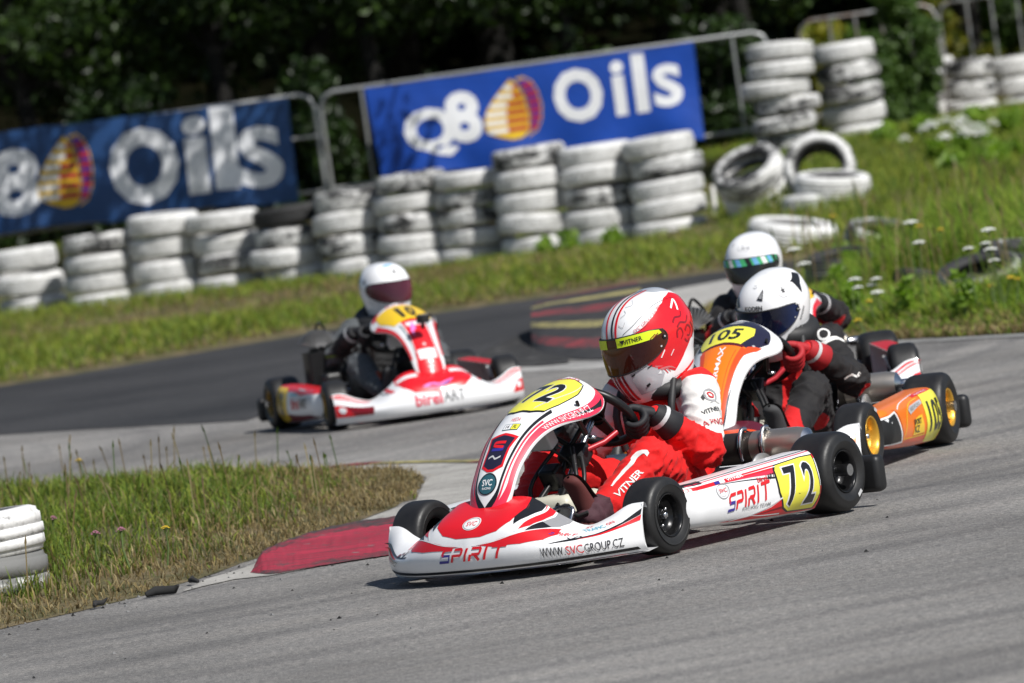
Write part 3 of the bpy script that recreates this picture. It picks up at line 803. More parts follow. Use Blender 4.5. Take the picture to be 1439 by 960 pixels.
barrier(a[0], b[0], 66.6, 1.66, .52, [at(506, 118, 66.6)[0], -.6, -.1, .5, 1.1, at(1028, 50, 66.6)[0]], M_GALV, 'galvanised barrier carrying the bright blue Q8 Oils banner')
a = at(440, 140, 66.3)
barrier(-6.4, a[0], 66.3, 1.67, .52, [-5.6, -4.9, -4.2, -3.5, -2.8], M_GALV, 'galvanised barrier behind the shaded left banner', rail=.75)
a = at(1120, 30, 71.5); b = at(1312, 3, 71.5)
barrier(a[0], b[0], 71.5, 1.70, .5, [at(x, 20, 71.5)[0] for x in (1163, 1200, 1237, 1275)], M_RUST, 'rusty barrier behind the two tall tyre stacks')
a = at(1317, 8, 76.5); b = at(1560, -25, 76.5)
barrier(a[0], b[0], 76.5, 1.70, .45, [at(x, 40, 76.5)[0] for x in (1362, 1397, 1434, 1470, 1505)], M_GALV, 'grey barrier in front of the shrubs at top right')

# ================================================================== banners
def cloth_mat(name, col, sheen=.15):
    t = NT(name); a = t.noise(2.5, 4, .6); b = t.noise(9, 4, .6)
    t.base(t.mix(1., col, t.ramp(a, [(.3, (.82, .82, .82)), (.7, (1.1, 1.1, 1.1))]), 'MULTIPLY')); t.rough(.5); t.bump(b, .25, .02); return t.m
M_BLUE = cloth_mat('banner_blue', (.003, .055, .36)); M_BLUE_SHADE = cloth_mat('banner_blue_shaded', (.010, .055, .18)); M_BW = cloth_mat('banner_white', (.82, .83, .86))  # left banner's tree shade is mixed into its darker blue
M_BY = cloth_mat('banner_yellow', (.75, .47, .01)); M_BR = cloth_mat('banner_red', (.45, .015, .03)); M_BV = cloth_mat('banner_violet', (.09, .03, .30))
def banner(name, corners, base, layout, label, seed, hem=None, lines=False):
    """corners TL TR BR BL in the place; layout in banner units (x 0..1, y 0..1 up)"""
    TL, TR, BR, BL = [Vector(c) for c in corners]; O = Vector(((TL.x + TR.x) / 2, TL.y, BL.z))
    def fn(u, v):
        p = (BL.lerp(BR, u)).lerp(TL.lerp(TR, u), v) - O
        d = .018 * mnoise.noise(Vector((u * 6 + seed, v * 2, 1))) + .03 * (1 - v) ** 2 * math.sin(u * 23 + seed + 3 * v) + .01 * math.sin(u * 11 + v * 5)
        z = -.012 * abs(math.sin(u * PI * 5)) * v ** 3 - (.02 * math.sin(u * 17 + seed) * (1 - v) ** 3)
        return (p.x, p.y + d * (1 - .6 * v), p.z + z)
    mb = MB(); mb.grid(fn, 90, 26, base)
    Wd = (TR - TL).length; Ht = (TL - BL).length
    F = lambda a, b: fn(a / Wd, b / Ht)
    def put(sh, m, off=.004): mb.decal(cut(sh, .05), F, m, off)
    for it in layout(Wd, Ht): put(*it)
    o = mb.build(name, loc=O); tag(o, label, 'banner'); return o
def emblem(cx, cy, h, m=None):
    """two-lobed striped sail, flat"""
    out = []; hh = h / 2
    def lobe(x0, tip, bulge, s):  # outline of a half sail
        return bulge
    # left sail: tip at top, belly to the lower left ; right sail mirrored and slimmer
    def half(sgn, wid, ty):
        n = 14; L = []
        for i in range(n + 1):
            t = i / n; L.append((sgn * wid * math.sin(PI * (t ** .75)) ** .8 * (1 if t < 1 else 0), lerp(ty, -1, t)))
        return L
    left = [(0, .96)] + [(-.02 - .98 * math.sin(min(1, t) * PI * .60) ** 1.1, lerp(.96, -.72, t)) for t in [i / 12 for i in range(1, 13)]] + [(-.62, -.86), (-.2, -1.), (.12, -.98), (.34, -.8), (.42, -.3), (.36, .3), (.2, .75)]
    right = [(.16, .96), (.42, 1.0), (.66, .8), (.80, .45), (.86, 0), (.80, -.45), (.62, -.82), (.3, -.98), (.44, -.4), (.42, .2), (.3, .7)]
    k = hh * (m or .82)
    S = lambda P: [(cx + x * k, cy + y * hh) for x, y in P]
    out.append((poly(S(right)), M_BY, .003)); 
    rin = [(lerp(.6, x, .86), y * .93) for x, y in right]; out.append((poly(S(rin)), M_BV, .006))
    out.append((poly(S(left)), M_BY, .007))
    def hspan(P, yy):
        xs = []
        for i in range(len(P)):
            (x0, y0), (x1, y1) = P[i], P[(i + 1) % len(P)]
            if (y0 - yy) * (y1 - yy) < 0: xs.append(x0 + (x1 - x0) * (yy - y0) / (y1 - y0))
        return (min(xs), max(xs)) if len(xs) > 1 else None
    for i in range(6):
        yy = .68 - i * .27
        s = hspan(rin, yy)
        if s: out.append((poly(S([(s[0], yy - .07), (s[1], yy - .07), (s[1], yy + .07), (s[0], yy + .07)])), M_BR, .009))
        s = hspan(left, yy)
        if s:
            mid = lerp(s[0], s[1], .5 if i > 1 else .62)
            out.append((poly(S([(s[0] + .04, yy - .07), (mid, yy - .07), (mid, yy + .07), (s[0] + .04, yy + .07)])), M_BW, .010))
            out.append((poly(S([(mid, yy - .07), (s[1] - .04, yy - .07), (s[1] - .04, yy + .07), (mid, yy + .07)])), M_BR, .010))
    return out
def lay_right(Wd, Ht):
    f = lambda t, x, y, h, wd, b=.045: (word(t, h * Ht, x * Wd, y * Ht, 0, 0, b, wd * Wd), M_BW, .004)
    return [f('Q', .172, .43, .54, .160), f('8', .278, .56, .55, .108), *emblem(.437 * Wd, .58 * Ht, .64 * Ht, 1.08), f('O', .634, .62, .56, .150), f('i', .760, .64, .56, .040, .03), f('l', .826, .66, .60, .040, .03), f('s', .908, .60, .44, .088, .018)]
def lay_left(Wd, Ht):
    f = lambda t, x, y, h, wd, b=.045: (word(t, h * Ht, x, y * Ht, 0, 0, b, wd), M_BW, .004)
    x = lambda px: (px + 170) / 575. * Wd; k = Wd / 575.
    return [f('Q', x(-70), .46, .66, 100 * k), f('8', x(14), .48, .68, 72 * k), *emblem(x(88), .53 * Ht, .74 * Ht, .82), f('O', x(196), .50, .76, 98 * k), f('i', x(270), .54, .78, 34 * k, .03), f('l', x(310), .58, .82, 34 * k, .03), f('s', x(358), .46, .60, 62 * k, .018)]
YB = 66.25
banner('banner', [at(512, 124, YB), at(974, 58, YB), at(990, 197, YB), at(538, 254, YB)], M_BLUE, lay_right, 'bright blue Q8 Oils banner tied to the barrier, right of the other', 1.3)
YB = 65.9
banner('banner', [at(-170, 204, YB), at(404, 137, YB), at(420, 280, YB), at(-158, 345, YB)], M_BLUE_SHADE, lay_left, 'shaded dark blue Q8 Oils banner at the left edge', 4.1)
# cable ties on the banner corners are too small to see; the white stake leans by the wall
mb = MB(); p = Vector(at(1009, 331, 61.2)); q = Vector(at(1001, 262, 61.5)); mb.tube([(0, 0, 0), q - p], .022, plastic('white_stake', (.62, .61, .58), .7, .5), 6)
tag(mb.build('wooden_stake', loc=p), 'white wooden stake leaning beside the end of the tyre wall', 'stake')
mb = MB(); p = Vector(at(1036, 318, 61.0)); q = Vector(at(1012, 275, 61.3)); mb.tube([(0, 0, 0), q - p], .018, plastic('grey_stake', (.22, .20, .17), .8, .5), 6)
tag(mb.build('wooden_stake', loc=p), 'grey brown stake leaning left against the tilted tyre heap', 'stake')

# ================================================================== trees and shrubs
def leaf_mat(name, c0, c1, trans=.3):
    t = NT(name); r_ = t.isl(); col = t.ramp(r_, [(0, c0), (1, c1)]); t.base(col); t.rough(.45); t.b.inputs['Specular IOR Level'].default_value = .4
    tr = t.n('ShaderNodeBsdfTranslucent'); t.l(t.mix(1., col, (1.5, 1.7, .7), 'MULTIPLY'), tr.inputs['Color'])
    mx = t.n('ShaderNodeMixShader'); mx.inputs[0].default_value = trans
    t.l(t.b.outputs[0], mx.inputs[1]); t.l(tr.outputs[0], mx.inputs[2]); t.l(mx.outputs[0], t.t.nodes['Material Output'].inputs['Surface']); return t.m
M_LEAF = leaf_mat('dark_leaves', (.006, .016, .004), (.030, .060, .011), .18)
M_LEAF2 = leaf_mat('shrub_leaves', (.035, .075, .015), (.10, .17, .035))
M_LEAF4 = leaf_mat('edge_leaves', (.008, .020, .004), (.045, .085, .014), .25)
M_LEAF3 = leaf_mat('yellowing_leaves', (.10, .15, .02), (.34, .30, .04))
def bark():
    t = NT('bark'); a = t.noise(14, 5, .7); t.base(t.ramp(a, [(.3, (.004, .004, .003)), (.7, (.014, .012, .010))])); t.rough(.95); t.bump(a, .8, .03); return t.m
M_BARK = bark()
def leaves(centres, radii, n, size, mat, name, parent, squash=.8):
    """leaf-sized faces in clumps"""
    k = len(centres); C = np.asarray(centres); Rd = np.asarray(radii); pr = Rd ** 2 / (Rd ** 2).sum()
    idx = rng.choice(k, n, p=pr); d = rng.normal(0, 1, (n, 3)); d /= np.linalg.norm(d, axis=1)[:, None]
    r_ = Rd[idx] * rng.uniform(.25, 1.05, n) ** .6
    p = C[idx] + d * r_[:, None] * np.array([1, 1, squash])
    a = rng.normal(0, 1, (n, 3)) + d * .5; a /= np.linalg.norm(a, axis=1)[:, None]
    b = np.cross(a, rng.normal(0, 1, (n, 3))); b /= np.linalg.norm(b, axis=1)[:, None]
    c = np.cross(a, b); s = size * rng.uniform(.6, 1.35, n)[:, None]
    V = np.stack([p - b * s, p - b * s * .1 + c * s * .5 + a * s * .12, p + b * s, p - b * s * .1 - c * s * .5 + a * s * .12], 1)
    q = np.arange(n)[:, None] * 4 + np.array([[0, 1, 2, 3]])
    o = np_mesh(name, V.reshape(-1, 3), q, mat); o.parent = parent; return o
def tree(name, X, Y, h, cr_, zc, label, n=9000, leaf=.085, mat=None, squash=.85, group='trees of the dark wood behind the track', lean=0, spread=None):
    z = float(terrain(X, Y)); root = empty(name, (X, Y, z)); tag(root, label, 'tree', group)
    mb = MB(); tr = [(0, 0, -.2), (.06, .03, h * .25), (lean * .5, -.05, h * .5), (lean, 0, h * .85)]
    mb.tube(bez_path(tr, 10), [lerp(.20, .05, i / 10) * (h / 8) ** .5 for i in range(11)], M_BARK, 8)
    cs = []; rs = []
    if spread:
        for p in spread:
            p = (p[0] + random.gauss(0, .15), p[1] + random.gauss(0, .15), p[2] + random.gauss(0, .12)); cs.append(p); rs.append(random.uniform(.30, .52)); t0 = Vector(catmull(tr, .6)); mb.tube(bez_path([t0, (t0 + Vector(p)) * .5 + Vector((0, 0, .25)), Vector(p)], 6), [lerp(.04, .010, k / 6) for k in range(7)], M_BARK, 5)
    for i in range(0 if spread else 26):
        a = random.uniform(0, 2 * PI); e = random.uniform(-.75, 1); rr = cr_ * random.uniform(.45, .95)
        p = (lean + rr * math.cos(a) * math.sqrt(1 - .5 * e * e), rr * math.sin(a) * math.sqrt(1 - .5 * e * e), zc + e * cr_ * squash)
        cs.append(p); rs.append(cr_ * random.uniform(.22, .42))
        if i % 2 == 0:
            t0 = Vector(catmull(tr, random.uniform(.45, .9)))
            mb.tube(bez_path([t0, (t0 + Vector(p)) * .5 + Vector((0, 0, .15)), Vector(p)], 6), [lerp(.045, .012, k / 6) for k in range(7)], M_BARK, 5)
    mb.build('trunk', root); leaves(cs, rs, n, leaf, mat or M_LEAF, 'crown', root); return root
spots = [(-8.6, 72.0, 8.5, 3.0, 3.7), (-5.6, 71.2, 9.0, 3.1, 3.9), (-2.6, 72.0, 8.0, 2.9, 3.7), (.2, 71.4, 9.2, 3.1, 4.0), (2.6, 74.2, 8.5, 2.9, 4.0), (5.3, 77.5, 9.5, 3.2, 5.0), (8.6, 78, 9.0, 3.2, 5.4), (-12.2, 71, 9.0, 3.3, 4.2), (-16.5, 70, 8.5, 3.2, 4.0), (13., 79, 9.5, 3.3, 5.)]
desc = ['at far left behind the left banner', 'above the left banner emblem', 'between the two blue banners', 'above the right banner emblem', "past the right banner's right end", 'behind the rusty barrier', 'behind the top right shrubs', 'beyond the left edge of the photo', 'farthest left along the wood', 'beyond the right edge of the photo']
for (X, Y, h, c, zc), ds in zip(spots, desc):
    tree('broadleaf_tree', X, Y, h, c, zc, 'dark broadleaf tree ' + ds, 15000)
for i, (X, Y, zs) in enumerate([(-2.5, 69.6, 2.3), (-1.0, 69.4, 2.6), (.9, 69.8, 2.4), (-4.4, 69.4, 2.5), (2.7, 71.4, 2.2)]):
    tree('young_tree', X, Y, 3.6, .8, zs, 'young leafy tree at the edge of the wood, partly sunlit', 2600, .06, M_LEAF4, 1., 'young trees at the edge of the wood', spread=[(random.gauss(0, .55), random.gauss(-.1, .3), zs + random.gauss(-.1, .55)) for _ in range(14)])
OV = tree('overhanging_tree', -1.6, 73., 7.5, 1., 4.6, 'tree in the dark wood behind the gap between the banners', 3000, .065, None, 1., None, lean=.3, spread=[(x, y, z) for x in np.linspace(-1.0, 2.5, 8) for y, z in ((-9.1, 3.7), (-9.9, 4.3), (-9.5, 4.9))])
for i, (X, Y) in enumerate([(-7.5, 78), (-4, 77), (-.8, 78), (2.2, 79.5), (5.5, 82), (9, 84)]):
    tree('broadleaf_tree', X, Y, 9.5, 3.2, 4.4, 'second row tree lost in the dark of the wood', 7000, .12, group='second row trees of the wood')
def shrub(name, X, Y, rx, h, n, mat, label, group=None, leaf=.055, stems=5, cat='bush', ry=None):
    z = float(terrain(X, Y)) + (.1 if cat == 'weed' and Y < 50 and X > 1 else 0); root = empty(name, (X, Y, z)); tag(root, label, cat, group); mb = MB(); cs = []; rs = []
    for i in range(stems):
        a = random.uniform(0, 6.28); e = (rx * .6 * math.cos(a), rx * .5 * math.sin(a), h * random.uniform(.6, .95))
        k_ = .3 if cat == 'weed' else 1.; mb.tube([(0, 0, -.05), (e[0] * .4, e[1] * .4, h * .4), e], [.016 * k_, .012 * k_, .006 * k_], M_STEM if cat == 'weed' else M_BARK, 5)
    for i in range(22):
        a = random.uniform(0, 6.28); zz_ = random.uniform(.06, .95); rr = rx * (.35 + .6 * random.random()) * (1 - .45 * zz_)
        cs.append((rr * math.cos(a), (ry or rx) / rx * rr * math.sin(a), zz_ * h)); rs.append(rx * random.uniform(.22, .42))
    mb.build('stems', root); leaves(cs, rs, n, leaf, mat, 'leaves', root, 1.); return root
X, Y, z = at(1288, 150, 69.3); shrub('bush', X, Y, .42, 1.45, 7000, M_LEAF2, 'tall green bush between the tall stacks and low stacks', None, .04)
X, Y, z = at(1245, 190, 68.2); shrub('bush', X, Y, .28, .75, 2500, M_LEAF2, 'small bush crowding the stack beside it', None, .04)
for i, (px, Yb, h, m) in enumerate([(1335, 77.5, 1.25, M_LEAF3), (1385, 78.5, 1.15, M_LEAF3), (1432, 78, 1.4, M_LEAF2), (1490, 78, 1.3, M_LEAF3), (1165, 73, 1.0, M_LEAF3), (1225, 73, .95, M_LEAF2)]):
    X, Y, z = at(px, 100, Yb); shrub('shrub', X, Y, .62, h, 4200, m, ['yellow green shrub behind grey barrier, left', 'yellow green shrub behind grey barrier, middle', 'green shrub behind grey barrier near right edge', 'shrub behind grey barrier past right edge', 'yellowing shrub behind rusty barrier, left', 'green shrub behind rusty barrier, right'][i], None, .06)
for i, (X, Y, h) in enumerate([(-6.6, 68.6, 1.3), (-4.9, 68.9, 1.2), (-3.3, 68.8, 1.5), (-1.75, 68.2, 1.35), (-.4, 69, 1.2), (1.0, 69.2, 1.2), (2.35, 70.2, 1.2)]):
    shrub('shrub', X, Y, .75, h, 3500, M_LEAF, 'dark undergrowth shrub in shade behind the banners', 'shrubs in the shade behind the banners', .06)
for i, (px, py, h, s) in enumerate([(898, 338, .30, .10), (860, 352, .22, .10), (800, 358, .22, .12), (765, 362, .20, .10)]):
    X, Y = g(px, py); shrub('weed', X, Y - .45, s, h, 130, leaf_mat('weed_leaves', (.14, .24, .03), (.26, .38, .05), .4) if i == 0 else bpy.data.materials['weed_leaves'], ["bright green weed before the right banner's capital O stack", 'second bright weed, left of the tallest weed', 'bright weed below the emblem stack', 'leftmost bright weed before the tyre wall'][i], None, .045, 3, 'weed')
# broad-leaved weeds on the bank and the upper slope
for i in range(12):
    px, py = random.uniform(1150, 1439), random.uniform(345, 440)
    X, Y = g(px, py, .1)
    if not in_poly(BNKP, np.array([X]), np.array([Y]))[0]: continue
    shrub('weed', X, Y, random.uniform(.05, .10), random.uniform(.12, .20), 110, bpy.data.materials['weed_leaves'], 'leafy weed growing in the grass of the right bank', 'leafy weeds of the right bank', .028, 4, 'weed')
for i in range(14):
    px, py = random.uniform(1240, 1439), random.uniform(185, 300); Y = random.uniform(57, 66); X, _, z = at(px, py, Y)
    shrub('weed', X, Y, random.uniform(.08, .16), random.uniform(.14, .26), 150, bpy.data.materials['weed_leaves'], 'leafy weed on the slope below the low tyre stacks', 'leafy weeds of the upper slope', .06, 4, 'weed')
# deep wood: one mass
cs = []; rs = []
for i in range(160):
    X = random.uniform(-16, 18); Y = random.uniform(86, 97); cs.append((X, Y, float(terrain(X, Y)) + random.uniform(.3, 8))); rs.append(random.uniform(.9, 1.8))
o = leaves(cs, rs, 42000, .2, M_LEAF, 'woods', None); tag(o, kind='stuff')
# rubber crumbs and a stone on the asphalt
M_CRUMB = plastic('rubber_crumb', (.02, .02, .02), .8, .2)
for i, (px, py, s) in enumerate([(226, 838, .05), (140, 855, .03), (275, 822, .03)]):
    X, Y = g(px, py); mb = MB(); mb.tube([(-s, 0, .012), (-.3 * s, .01, .02), (s, .006, .016), (s * 1.3, -.01, .03)], [s * .2, s * .35, s * .3, s * .1], M_CRUMB, 6)
    tag(mb.build('rubber_scrap', loc=(X, Y, .0), rotz=i), ['large torn rubber scrap at the island edge', 'small rubber scrap left of the large one', 'small rubber scrap right of the large one'][i], 'rubber scrap')
# ================================================================== racing karts
# kart space: x forward, y to the driver's left, z up; wheelbase 1 m
def rubber_mat(name='slick_rubber'):
    if name in MATS: return MATS[name]
    t = NT(name); a = t.noise(9, 4, .6); b = t.noise(130, 2, .6)
    t.base(t.ramp(a, [(.3, (.008, .008, .009)), (.7, (.018, .0175, .0175))])); t.rough(t.ramp(a, [(.3, .42), (.7, .6)])); t.bump(b, .12, .004)
    MATS[name] = t.m; return t.m
M_RUB = rubber_mat()
M_BLKP = plastic('black_plastic', (.012, .012, .013), .38, .2)
M_BLKM = plastic('black_metal', (.015, .015, .016), .30, .2, metal=.4)
M_CHROME = plastic('bright_steel', (.62, .62, .64), .16, .15, metal=1.)
M_ALU = plastic('cast_aluminium', (.34, .34, .34), .42, .4, metal=.8)
M_EXH = plastic('burnt_exhaust', (.10, .088, .078), .42, .5, metal=.85)
M_EXH2 = plastic('exhaust_steel', (.58, .52, .45), .30, .4, metal=.9)
M_WHT = plastic('white_bodywork', (.86, .86, .87), .22, .20, coat=.3)
M_RED = plastic('red_graphic', (.72, .012, .020), .24, .10, coat=.3)
M_CRIM = plastic('crimson_graphic', (.74, .03, .075), .24, .10, coat=.3)
M_DRED = plastic('dark_red_graphic', (.20, .006, .012), .26, .1, coat=.3)
M_BLK = plastic('black_graphic', (.012, .012, .014), .25, .08, coat=.3)
M_GRY = plastic('grey_graphic', (.30, .30, .31), .25, .1, coat=.3)
M_LGR = plastic('light_grey_graphic', (.55, .55, .56), .25, .1, coat=.3)
M_YEL = plastic('number_yellow', (.86, .80, .07), .28, .08, coat=.3)
M_YEL3 = plastic('number_gold', (.90, .58, .02), .28, .08, coat=.3)
M_BLU = plastic('blue_graphic', (.035, .03, .28), .26, .05, coat=.3)
M_CYAN = plastic('cyan_graphic', (.18, .52, .66), .26, .05, coat=.3)
M_TEAL = plastic('teal_graphic', (.03, .11, .14), .26, .05, coat=.3)
M_ORG = plastic('orange_graphic', (.92, .20, .010), .24, .10, coat=.3)
M_ORG2 = plastic('deep_orange_graphic', (.78, .075, .012), .24, .10, coat=.3)
M_MAR = plastic('maroon_graphic', (.10, .008, .02), .25, .1, coat=.3)
M_NVY = plastic('midnight_graphic', (.018, .016, .04), .25, .1, coat=.3)
M_PINK = plastic('pink_graphic', (.72, .22, .62), .3, .1)
M_TANK = plastic('tank_plastic', (.62, .60, .50), .35, .15)
M_FRED = plastic('red_frame_paint', (.42, .02, .03), .28, .2, metal=.2)
M_GOLD = plastic('gold_wheel', (.72, .40, .05), .26, .15, metal=.55)
M_DGLD = plastic('dull_gold_wheel', (.32, .20, .05), .34, .3, metal=.6)
M_BRIM = plastic('black_wheel', (.014, .014, .015), .16, .1, metal=.5)

def wheel(root, c, Rr, wd, rim_m, side, steer=0., inner=None, sticker=None):
    """tyre and rim; side=+1 outer face to the left"""
    e = empty('wheel', c, 0, root)
    e.rotation_euler = (0, 0, steer)
    A = Matrix(((1, 0, 0), (0, 0, side), (0, 1, 0))).to_4x4()   # local z of the lathe -> outward
    hw = wd / 2
    ctrl = [(.064, -hw * .74), (.078, -hw * .90), (.098, -hw * 1.0), (Rr - .030, -hw * .98), (Rr - .011, -hw * .88), (Rr - .002, -hw * .66), (Rr, -hw * .3), (Rr, hw * .3), (Rr - .002, hw * .66), (Rr - .011, hw * .88), (Rr - .030, hw * .98), (.098, hw * 1.0), (.078, hw * .90), (.064, hw * .74)]
    mb = MB(); mb.lathe(bez_path(ctrl, 44), M_RUB, 56, A)
    if sticker is not None:
        P0 = lambda a, b: A @ Vector(((.099 + b) * math.cos(sticker + a / .1), (.099 + b) * math.sin(sticker + a / .1), hw * 1.0))
        mb.decal(poly([(-.014, -.006), (.014, -.006), (.014, .007), (-.014, .007)]), P0, M_LGR, -.002 * side if side < 0 else .002)
    mb.build('tyre', e)
    rb = MB()
    rb.lathe([(.0655, -hw * .76), (.062, -hw * .70), (.056, -hw * .5), (.054, hw * .0), (.057, hw * .5), (.0625, hw * .72), (.0655, hw * .84), (.0705, hw * .90), (.0725, hw * .87), (.067, hw * .80)], rim_m, 40, A)
    dz = hw * .18
    rb.lathe([(.0555, hw * .42), (.050, hw * .30), (.040, dz), (.024, dz), (.022, dz + .008), (.0, dz + .008)], rim_m, 36, A)
    for k in range(3):
        a = k * 2.094 + .5; rb.lathe([(.0055, dz), (.0055, dz + .012), (0, dz + .012)], M_CHROME, 8, A @ Matrix.Translation((.033 * math.cos(a), .033 * math.sin(a), 0)))
    rb.lathe([(.011, dz + .008), (.011, dz + .028), (.006, dz + .030), (0, dz + .030)], M_CHROME if inner is None else M_GOLD, 10, A)
    if inner: rb.lathe([(.0562, hw * .40), (.0545, hw * .1), (.050, hw * .28)], inner, 40, A)
    rb.build('rim', e); return e

YK = [0, .15, .25, .33, .40, .47, .525]
def col_(v): return [YK, v]
BX0 = [.918, .902, .876, .836, .784, .714, .650]
BP2 = ([.928, .914, .888, .847, .793, .722, .658], [.105, .104, .098, .09, .088, .090, .095])
BP3 = ([.880, .868, .833, .780, .736, .688, .648], [.185, .182, .150, .118, .115, .130, .140])
BP4 = ([.735, .730, .712, .690, .664, .640, .630], [.248, .240, .172, .132, .148, .180, .184])
def bumper_pt(y, v):
    a = abs(y)
    P = [(interp(a, YK, BX0) - .012, .030), (interp(a, YK, BX0) + .008, .055), (interp(a, YK, BP2[0]), interp(a, YK, BP2[1])), (interp(a, YK, BP3[0]), interp(a, YK, BP3[1])), (interp(a, YK, BP4[0]), interp(a, YK, BP4[1]))]
    x, z = catmull(P, v); return Vector((x, y * .952, z))

NS = [(.806, .185), (.788, .24), (.755, .31), (.688, .388), (.600, .458), (.470, .522), (.335, .562), (.215, .585)]
NWV = [0, .06, .2, .4, .6, .75, .86, .93, .97, 1.0]
NWW = [.040, .062, .080, .087, .110, .152, .168, .146, .100, .02]
NDV = [0, .2, .4, .6, .8, 1.]; ND = [.03, .045, .05, .056, .078, .06]
def nassau_pt(u, v):
    """u -1..1 across, v 0..1 from the nose up to the wheel"""
    v = min(max(v, 0.), 1.)
    x, z = catmull(NS, v); x2, z2 = catmull(NS, min(1, v + .01)); x1, z1 = catmull(NS, max(0, v - .01))
    tx, tz = x2 - x1, z2 - z1; L = math.hypot(tx, tz); nx, nz = tz / L, -tx / L     # outward (front/up) normal
    if nx < 0 and nz < 0: nx, nz = -nx, -nz
    w_ = interp(v, NWV, NWW); d = interp(v, NDV, ND) * (w_ / .14)
    k = -d * (abs(u) ** 2.4)
    return Vector((x + nx * k, u * w_, z + nz * k))

def pod_pt(u, v, sgn=1):
    """side pod outer skin: u along x (rear 0 .. front 1), v from sill up and over the top"""
    x = lerp(-.335, .43, u)
    zt = lerp(.225, .200, u); zb = lerp(.030, .066, max(u, 0.) ** 1.5)
    bul = .022 * math.exp(-((u - .12) / .16) ** 2)
    taper = -.05 * max(0, (u - .90) / .10) ** 2
    P = [(.500, zb), (.530, zb + .012), (.548 + bul, lerp(zb, zt, .35)), (.545 + bul, lerp(zb, zt, .72)), (.532 + bul * .6, zt - .008), (.505, zt + .006), (.43, zt + .004)]
    y, z = catmull(P, v); return Vector((x, sgn * (y + taper), z))

